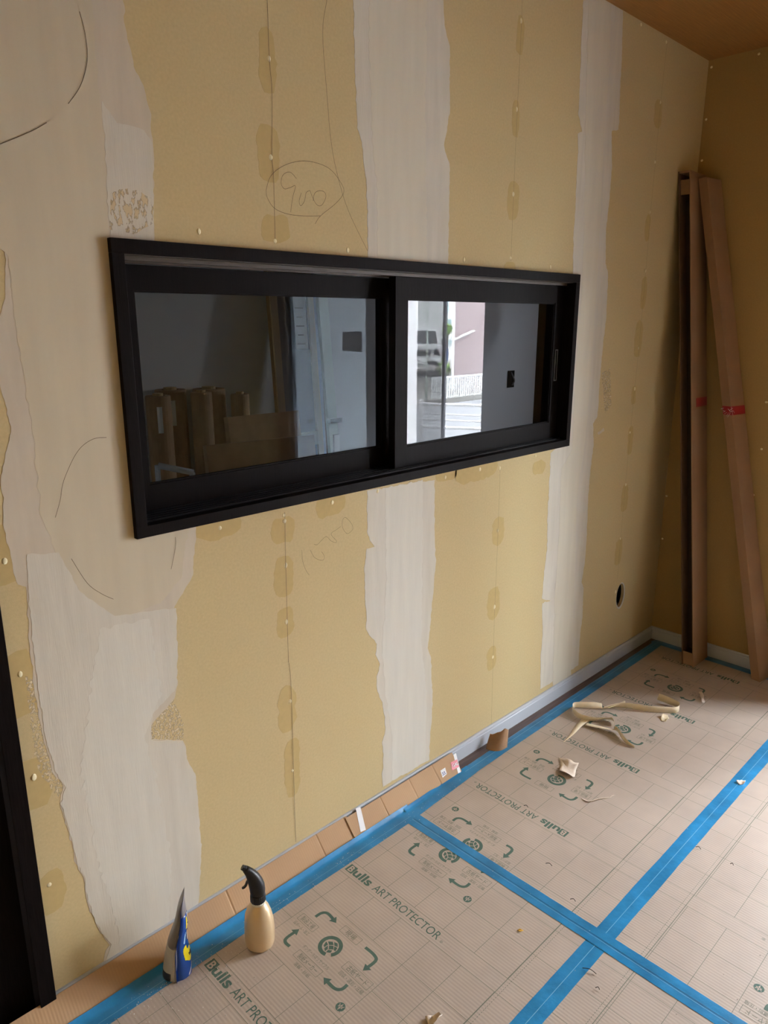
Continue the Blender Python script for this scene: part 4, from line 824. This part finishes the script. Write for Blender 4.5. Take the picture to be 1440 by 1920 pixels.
# ------------------------------------------------------------------ next room seen through the interior window
tag(MB().loft([[Vector((x, y, z)) for x, y in ((-.345, 2.08-.03), (-.235, 2.08-.03), (-.235, 2.08), (-.345, 2.08))] if z < 1 else [Vector((x+.02, y+.10, z)) for x, y in ((-.345, 2.05), (-.235, 2.05), (-.235, 2.08), (-.345, 2.08))] for z in (.002, 2.3)]).build('slate_board', 'slate'), 'tall slate-grey board leaning on the far wall past the wrapped door', 'board')
sw = thing('switch_box', 'black switch box opening with loose cable in the blue-grey far wall', 'switch box', (1.81, 2.2, 1.02))
b_ = MB(); b_.box((1.768, 2.19, .953), (1.852, 2.199, .96)); b_.box((1.768, 2.19, 1.083), (1.852, 2.199, 1.09)); b_.box((1.768, 2.19, .96), (1.775, 2.199, 1.083)); b_.box((1.845, 2.19, .96), (1.852, 2.199, 1.083)); b_.build('rim', 'blackin', sw)
box('back_plate', (1.775, 2.196, .96), (1.845, 2.1985, 1.083), 'blackin', sw); MB().tube(smooth3([(1.81, 2.195, 1.075), (1.80, 2.17, 1.05), (1.82, 2.165, 1.01), (1.812, 2.18, .97)]), .006, 8).build('cable', 'pgrey', sw, smooth=True)
def vroll(x, y, r, h, k, label):
    t = thing('cardboard_roll', label, 'roll', (x, y, 0), 'upright rolls in the next room')
    MB().lathe([(r*.97, .001), (r, .01), (r, h-.01), (r*.97, h), (r*.55, h), (r*.5, h-.05)], (x, y, 0), 24).build('wrapper', 'rollc', t, smooth=False)
    MB().tube([(x, y, h-.04), (x, y, h+.012)], r*.42, 14).build('core', 'pine', t)
    if k: MB().add([(x+(r+.001)*math.cos(a), y+(r+.001)*math.sin(a), z) for z in (h-.18, h-.05) for a in (-2.2, -2.0, -1.8)], [(0, 1, 4, 3), (1, 2, 5, 4)]).build('paper_tag', 'white', t, fix=False)
p = [on(x, 737, 1, 1.98) for x in (304, 341, 377, 412, 444)]
hs = [p[0].z-.01, p[1].z+.01, p[2].z+.005, p[3].z+.015, p[4].z-.005]
vroll(p[0].x-.03, 1.97, .062, hs[0], 1, 'slim upright cardboard roll with a paper tag, nearest the window jamb side wall'); vroll(p[1].x, 2.10, .080, hs[1], 1, 'thick upright cardboard roll with a paper tag among the rolls'); vroll(p[2].x, 1.98, .055, hs[2], 0, 'slim upright cardboard roll without a tag between two thick rolls'); vroll(p[3].x+.01, 2.105, .088, hs[3], 0, 'thickest upright cardboard roll next to the grey wall'); vroll(p[4].x+.015, 1.975, .05, hs[4], 0, 'slim shaded cardboard roll at the end of the row by the wrapped door')
# wrapped door leaf leaning on the far wall
wd_ = thing('wrapped_door', 'film-wrapped brown door with a pine frame leaning on the far wall', 'door panel', (-.55, 2.0, 0))
def lean(x, k): return Vector((x - .05*(1-k), 1.93 + .24*k, 2.3*k + .002))
def leanbox(name, xa, xb, k0, k1, off, th, m, par):
    A, B, C_, D = lean(xa, k0), lean(xb, k0), lean(xb, k1), lean(xa, k1); n_ = Vector((0, -1, .1)).normalized()
    mb = MB(); mb.loft([[v + n_*off for v in (A, B, C_, D)], [v + n_*(off+th) for v in (A, B, C_, D)]]); return mb.build(name, m, par)
leanbox('stile', -.68, -.625, 0, 1, 0, .03, 'pine', wd_); leanbox('stile', -.40, -.36, 0, 1, 0, .03, 'pine', wd_); leanbox('rail', -.625, -.40, .33, .365, 0, .028, 'pine', wd_); leanbox('rail', -.625, -.40, .0, .05, 0, .028, 'pine', wd_); leanbox('rail', -.625, -.40, .96, 1, 0, .028, 'pine', wd_)
leanbox('skin', -.625, -.40, .05, .33, .004, .01, 'flush', wd_); leanbox('skin', -.625, -.40, .365, .96, .004, .01, 'flush', wd_); leanbox('plastic_wrap', -.675, -.365, .02, .98, .034, .001, 'film', wd_); pn = leanbox('paper_notice', -.52, -.43, .575, .71, .037, .001, 'white', wd_)
mb = MB()
for q in range(5):
    A = lean(-.515, .59+q*.022) + Vector((0, -.0392, .0)); mb.obox(A + Vector((.035, 0, 0)), (.03*(1-.3*(q % 2)), 0, 0), (0, .0005, 0), (0, 0, .003))
mb.build('notice_print', 'pgrey', pn)
pg = thing('green_door_slab', 'pale green panel with a paper label leaning beside the wrapped door', 'panel', (-.35, 2.0, 0))
MB().loft([[Vector((-.415, 1.82, .002)), Vector((-.345, 1.82, .002)), Vector((-.345, 1.845, .002)), Vector((-.415, 1.845, .002))], [Vector((-.395, 2.05, 2.2)), Vector((-.325, 2.05, 2.2)), Vector((-.325, 2.075, 2.2)), Vector((-.395, 2.075, 2.2))]]).build('panel', 'pgreen', pg)
box('paper_label', (-.405, 1.868, .62), (-.36, 1.878, .83), 'white', pg); box('black_strap', (-.42, 1.878, .90), (-.33, 1.91, .925), 'blackp', pg)
pb = tag(MB().loft([[Vector((-.325, 1.98, .002)), Vector((-.28, 1.98, .002)), Vector((-.28, 2.0, .002)), Vector((-.325, 2.0, .002))], [Vector((-.305, 2.12, 2.25)), Vector((-.25, 2.12, 2.25)), Vector((-.25, 2.14, 2.25)), Vector((-.305, 2.14, 2.25))]]).build('leaning_plank', 'flush'), 'dark brown plank leaning between the pale green panel and the far window', 'plank')
z1_ = lambda a, b: (200+a*.375, 430+b*.375)
def board_px(name, px, yv, dy, th, label):
    """leaning board: outline pixels laid on a plane that leans back"""
    p0 = Vector((0, yv, .6)); n_ = Vector((0, -1, dy)).normalized(); V = [onp(*z1_(*q), p0, n_) for q in px]
    lo = min(v.z for v in V); mb = MB(); mb.loft([V, [v - n_*th for v in V]]); return tag(mb.build(name, 'rollc'), label, 'cardboard board', 'flat cartons in the next room')
def flat_carton(c, w_, h_, rz, tilt, label):
    ax = Vector((math.cos(rz), math.sin(rz), 0)); nn = Vector((-ax.y, ax.x, 0)); u_ = (Vector((0, 0, 1))*math.cos(tilt) + nn*math.sin(tilt)); b = Vector(c)
    t = thing('flat_carton', label, 'carton', tuple(b), 'flat cartons in the next room')
    MB().obox(b + u_*h_/2, ax*w_/2, u_.cross(ax)*.02, u_*h_/2).build('carton_body', 'rollc', t); MB().obox(b + u_*(h_*.5) - u_.cross(ax)*-.0205, ax*.02, u_.cross(ax)*.0006, u_*h_*.5).build('packing_tape', 'pine', t)
flat_carton((-1.30, 1.24, .015), .55, .95, -.16, .14, 'low flat carton leaning in front of the rolls, its top edge slanting'); flat_carton((-1.08, 1.50, .015), .42, 1.03, -.05, .14, 'taller flat carton leaning behind the slanting carton, below the wrapped door')
pp = thing('grey_pipe', 'grey plastic pipe leaning low in front of the cardboard rolls', 'pipe', (-1.3, 1.7, 0))
a_, b2_ = on(297, 873, 1, 1.55), on(362, 886, 1, 1.5); MB().tube([a_, b2_], .014, 12).build('pipe', 'vinyl', pp, smooth=True); MB().tube([b2_ + Vector((0, .01, -.0)), Vector((b2_.x+.01, b2_.y+.02, .002))], .012, 10).build('support_leg', 'vinyl', pp); MB().tube([a_ + Vector((0, .01, -.0)), Vector((a_.x-.01, a_.y+.02, .002))], .012, 10).build('support_leg', 'vinyl', pp)
# ------------------------------------------------------------------ street outside the terrace window, seen mirrored in the interior window's glass
# measured as if it lay straight behind the glass, then folded to its true side (y -> 2*GY - y)
MIR[0] = True
GZ = -.5
tag(box('ground', (-60, -70, GZ-.2), (60, 60, GZ), 'conc'), 'packed earth ground outside the house', 'ground', kind='structure')
road = tag(box('road', (-40, 6.6, GZ+.001), (50, 10.2, GZ+.02), 'asph'), 'grey asphalt street outside the terrace window', 'road', kind='structure')
yfn = on(870, 748, 2, GZ).y; xfn = on(870, 748, 2, GZ).x; zt_ = on(870, 703, 1, yfn).z
fe = thing('picket_fence', 'white steel picket fence across the street', 'fence', (xfn, yfn, GZ))
xa, xb = xfn-1.3, xfn+2.6
for k, zz in enumerate((zt_, GZ+.10)): box('rail', (xa, yfn-.015, zz-.045), (xb, yfn+.015, zz), 'fence', fe)
pk = MB().box((-.014, .092-.010, 0), (.014, .092+.010, zt_-GZ-.14)).mesh('picket', 'fence')
for k in range(int((xb-xa)/.085)):
    o = link('picket', pk, fe); o.location = (xa+.04+.085*k, .092-yfn, GZ+.098)
box('kerb', (xfn-6, yfn-.35, GZ+.002), (xfn+8, yfn-.2, GZ+.12), 'conc', fe)
# guard pipe
g0 = on(790, 757, 2, .30); g1 = on(905, 772, 2, .30); gd = (g1-g0); gd.z = 0; gd.normalize(); gd = (gd*.55 + Vector((.83, -.05, 0))*.45).normalized()
gr = thing('guard_rail', 'white tubular guard rail at the near side of the street', 'guard rail', (g0.x, g0.y, GZ)); dist = 1.4986-.30
for py in (757, 776, 787, 801):
    zz = 1.4986 - dist*(py-600)/157.0; MB().tube([g0 - gd*1.6 + Vector((0, 0, zz-.3)), g0 + gd*4 + Vector((0, 0, zz-.3))], .022 if py in (757, 801) else .012, 10).build('rail', 'rail', gr, smooth=True)
for s_ in (0, 2.0): MB().tube([Vector((g0.x, g0.y, GZ))+gd*s_, Vector((g0.x, g0.y, .36))+gd*s_, Vector((g0.x, g0.y, .375))+gd*s_], [.03, .03, .015], 12).build('post', 'rail', gr, smooth=True)
A = on(757, 650, 1, 4.2); B = on(781.5, 650, 1, 4.2); gp = thing('gate_post', 'broad white rendered gate post outside the terrace window', 'gate post', (A.x, 4.2, GZ)); box('shaft', (A.x, 4.2, GZ), (B.x, 4.32, 1.95), 'rail', gp); box('cap', (A.x-.02, 4.18, 1.95), (B.x+.02, 4.34, 2.0), 'conc', gp)
# pink clapboard house
yb_ = yfn + 1.0; xl_ = on(851, 640, 1, yb_).x
hs_ = thing('clapboard_house', 'house with pinkish clapboard siding behind the white fence', 'house', (xl_+4, yb_+3, GZ))
prof = []
for k in range(54): prof += [(0, GZ+.12*k), (.018, GZ+.12*k+.004)]
prof = [(-.018 if i % 2 == 0 else 0, z) for i, (q, z) in enumerate(prof)]; sd_ = MB()
sd_.add([Vector((x, yb_+q, z)) for x in (xl_, xl_+9) for q, z in prof], [(i, i+1, len(prof)+i+1, len(prof)+i) for i in range(len(prof)-1)]); sd_.build('siding', 'siding', hs_, fix=False)
bk = (on(851, 640, 1, yb_+5) - on(851, 640, 1, yb_)); bk.z = 0; MB().loft([[Vector((xl_+.01, yb_+.02, z)), Vector((xl_+9, yb_+.02, z)), Vector((xl_+9, yb_+.02, z))+bk, Vector((xl_+.01, yb_+.02, z))+bk] for z in (GZ, GZ+6.4)]).build('wall', 'siding', hs_); MB().loft([[Vector((xl_, yb_-.3, GZ+6.4)), Vector((xl_+9, yb_-.3, GZ+6.4)), Vector((xl_+9, yb_, GZ+6.4))+bk, Vector((xl_, yb_, GZ+6.4))+bk], [v+bk*.5+Vector((0, 0, GZ+8)) for v in (Vector((xl_+.5, yb_-.1, 0)), Vector((xl_+8.5, yb_-.1, 0)), Vector((xl_+8.5, yb_+.1, 0)), Vector((xl_+.5, yb_+.1, 0)))]]).build('roof', 'brick', hs_)
A = on(852, 637, 1, yb_-.06); B = on(888, 620, 1, yb_-.06); MB().tube([A, B], .035, 10).build('slanting_pipe', 'bldwhite', hs_, smooth=True)
A = on(851, 560, 1, yb_-.03); MB().tube([Vector((A.x+.02, A.y, GZ+5.3)), Vector((A.x+.02, A.y, GZ+.1))], .03, 8).build('downpipe', 'bldwhite', hs_)
# pale house further back on the left of it
yw = yb_ + 11; x0_, x1_ = on(780, 620, 1, yw).x-3, on(848, 620, 1, yw).x
h2 = thing('pale_house', 'pale house with teal window panes far across the street', 'house', (x0_, yw, GZ)); box('wall', (on(829.5, 620, 1, yw).x, yw, GZ), (x1_, yw+4, GZ+9), 'bldwhite', h2)
for (xa_, ya_, xb_, yb2) in ((832, 563, 842, 588), (832, 596, 847, 612), (832, 636, 847, 648)):
    A, B = on(xa_, ya_, 1, yw-.04), on(xb_, yb2, 1, yw-.04); f = box('window', (A.x, yw-.05, B.z), (B.x, yw-.005, A.z), 'bldwhite', h2); box('pane', (A.x+.06, yw-.06, B.z+.06), (B.x-.06, yw-.051, A.z-.06), 'bldwin', f)
A = on(830, 589, 1, yw-.3); B = on(847, 593, 1, yw-.3); box('balcony_ledge', (A.x, yw-.5, B.z), (B.x, yw-.001, A.z), 'bldwhite', h2)
sg = on(834, 665, 1, yb_+2); tg = thing('blue_sign', 'small blue sign on a post beside the clapboard house', 'sign', (sg.x, sg.y, GZ)); box('plate', (sg.x-.12, sg.y-.02, sg.z-.18), (sg.x+.14, sg.y, sg.z+.16), 'signb', tg); MB().tube([(sg.x, sg.y+.03, GZ), (sg.x, sg.y+.03, sg.z+.16)], .03, 8).build('post', 'bldwhite', tg)
def shrub(c, r, n, label):
    mb = MB(); rn = random.Random(int(c[0]*100))
    for i in range(n):
        d_ = Vector((rn.gauss(0, 1), rn.gauss(0, 1), rn.gauss(0, 1))).normalized()*r*rn.uniform(.5, 1); q = Vector(c)+d_; a = Vector((rn.gauss(0, 1), rn.gauss(0, 1), rn.gauss(0, 1))).normalized(); b = a.cross(d_).normalized(); mb.add([q-a*.09, q+b*.05, q+a*.09, q-b*.05], [(0, 1, 2, 3)])
    t = thing('shrub', label, 'shrub', (c[0], c[1], GZ)); mb.build('leaves', 'shrub', t, fix=False); MB().tube([(c[0], c[1], GZ), (c[0], c[1], c[2])], .04, 6).build('stem', 'brick', t)
q = on(839, 617, 1, yw-1.2); shrub((q.x, q.y, q.z), .26, 160, 'green shrub in front of the pale house'); q = on(836, 690, 1, yb_+3.2); shrub((q.x-.1, q.y, q.z), .24, 90, 'low bright shrub below the blue sign')
# dark brown building, off-road car, chain-link fence, pole
yd = 31.0; xd0, xd1 = on(700, 600, 1, yd).x, on(828, 600, 1, yd).x; bb = thing('brown_building', 'dark brown clad building behind the parked white car', 'building', (xd0, yd, GZ)); box('wall', (xd0-3, yd, GZ), (xd1, yd+6, GZ+8), 'brick', bb)
for k in range(3): box('shutter_band', (xd0-2, yd-.05, GZ+2.4+1.7*k), (xd1-.3, yd-.001, GZ+2.75+1.7*k), 'flush', bb)
def car():
    cpos = on(781, 708, 2, GZ); t = thing('parked_car', 'white off-road car parked facing the house behind the chain-link fence', 'car', (cpos.x, cpos.y, GZ)); f = Vector((CAM.x-cpos.x, CAM.y-cpos.y, 0)).normalized(); r = Vector((-f.y, f.x, 0)); o = Vector((cpos.x, cpos.y, GZ))
    P = lambda a, b, c: o + f*a + r*b + Vector((0, 0, c))
    def blk(name, a0, a1, b, c0, c1, m, a1t=None, bt=None, par=t):
        a1t = a1 if a1t is None else a1t; bt = b if bt is None else bt; a0t = a0
        return MB().loft([[P(a0, -b, c0), P(a1, -b, c0), P(a1, b, c0), P(a0, b, c0)], [P(a0t, -bt, c1), P(a1t, -bt, c1), P(a1t, bt, c1), P(a0t, bt, c1)]]).build(name, m, par, bevel=.04)
    body = blk('body', -3.6, 0, .88, .45, 1.12, 'car', -.05); blk('cabin', -3.5, -1.35, .84, 1.12, 1.82, 'car', -1.75, .72); blk('windscreen', -1.7, -1.33, .74, 1.16, 1.74, 'carglass', -1.72, .66); blk('bumper', -.2, .08, .90, .42, .66, 'car')
    for k in range(7): MB().obox(P(.01, -.42+.14*k, .86), f*.02, r*.045, Vector((0, 0, .11))).build('grille_slot', 'tyre', body)
    for s_ in (-1, 1):
        MB().tube([P(-.02, .68*s_, .88), P(.03, .68*s_, .88)], .11, 16).build('headlamp', 'carglass', body); MB().obox(P(.085, .55*s_, .52), f*.01, r*.16, Vector((0, 0, .05))).build('bumper_slot', 'tyre', body)
        for a_ in (-.75, -2.9): MB().tube([P(a_, (.72)*s_, .38), P(a_, .93*s_, .38)], .38, 20).build('wheel', 'tyre', t)
        MB().obox(P(-1.25, .98*s_, 1.2), f*.05, r*.09, Vector((0, 0, .09))).build('mirror', 'tyre', t)
    MB().obox(P(.09, 0, .54), f*.006, r*.17, Vector((0, 0, .055))).build('number_plate', 'bldwhite', body)
car()
cy_ = 13.2; cl = on(776, 742, 1, cy_); cr = on(828, 737, 1, cy_); ch = thing('chain_link_fence', 'chain-link fence with diagonal wires in front of the parked car', 'fence', (cl.x, cy_, GZ)); zt2 = on(800, 690, 1, cy_).z; zb2 = cl.z; wv = MB(); Lx = cr.x-cl.x+1.0; xs_ = cl.x-1.0
for k in range(44):
    x_ = xs_ - (zt2-zb2) + k*.09
    for s_ in (1,):
        a0 = max(x_, xs_); a1 = min(x_+(zt2-zb2), xs_+Lx)
        if a1 > a0: wv.tube([(a0, cy_, zb2+(a0-x_)), (a1, cy_, zb2+(a1-x_))], .006, 4)
wv.build('wire_mesh', 'pgrey', ch)
for zz in (zb2, zt2): MB().tube([(xs_, cy_, zz), (xs_+Lx, cy_, zz)], .02, 8).build('rail', 'rail', ch)
for xx in (xs_, xs_+Lx): MB().tube([(xx, cy_, GZ), (xx, cy_, zt2+.05)], .025, 8).build('post', 'rail', ch)
q = on(799, 745, 2, GZ+.15); MB_ = MB().tube([(q.x, q.y, GZ), (q.x, q.y, 5)], .025, 12); tag(MB_.build('street_pole', 'pole', None, smooth=True), 'slim pale green pole standing behind the guard rail', 'pole')
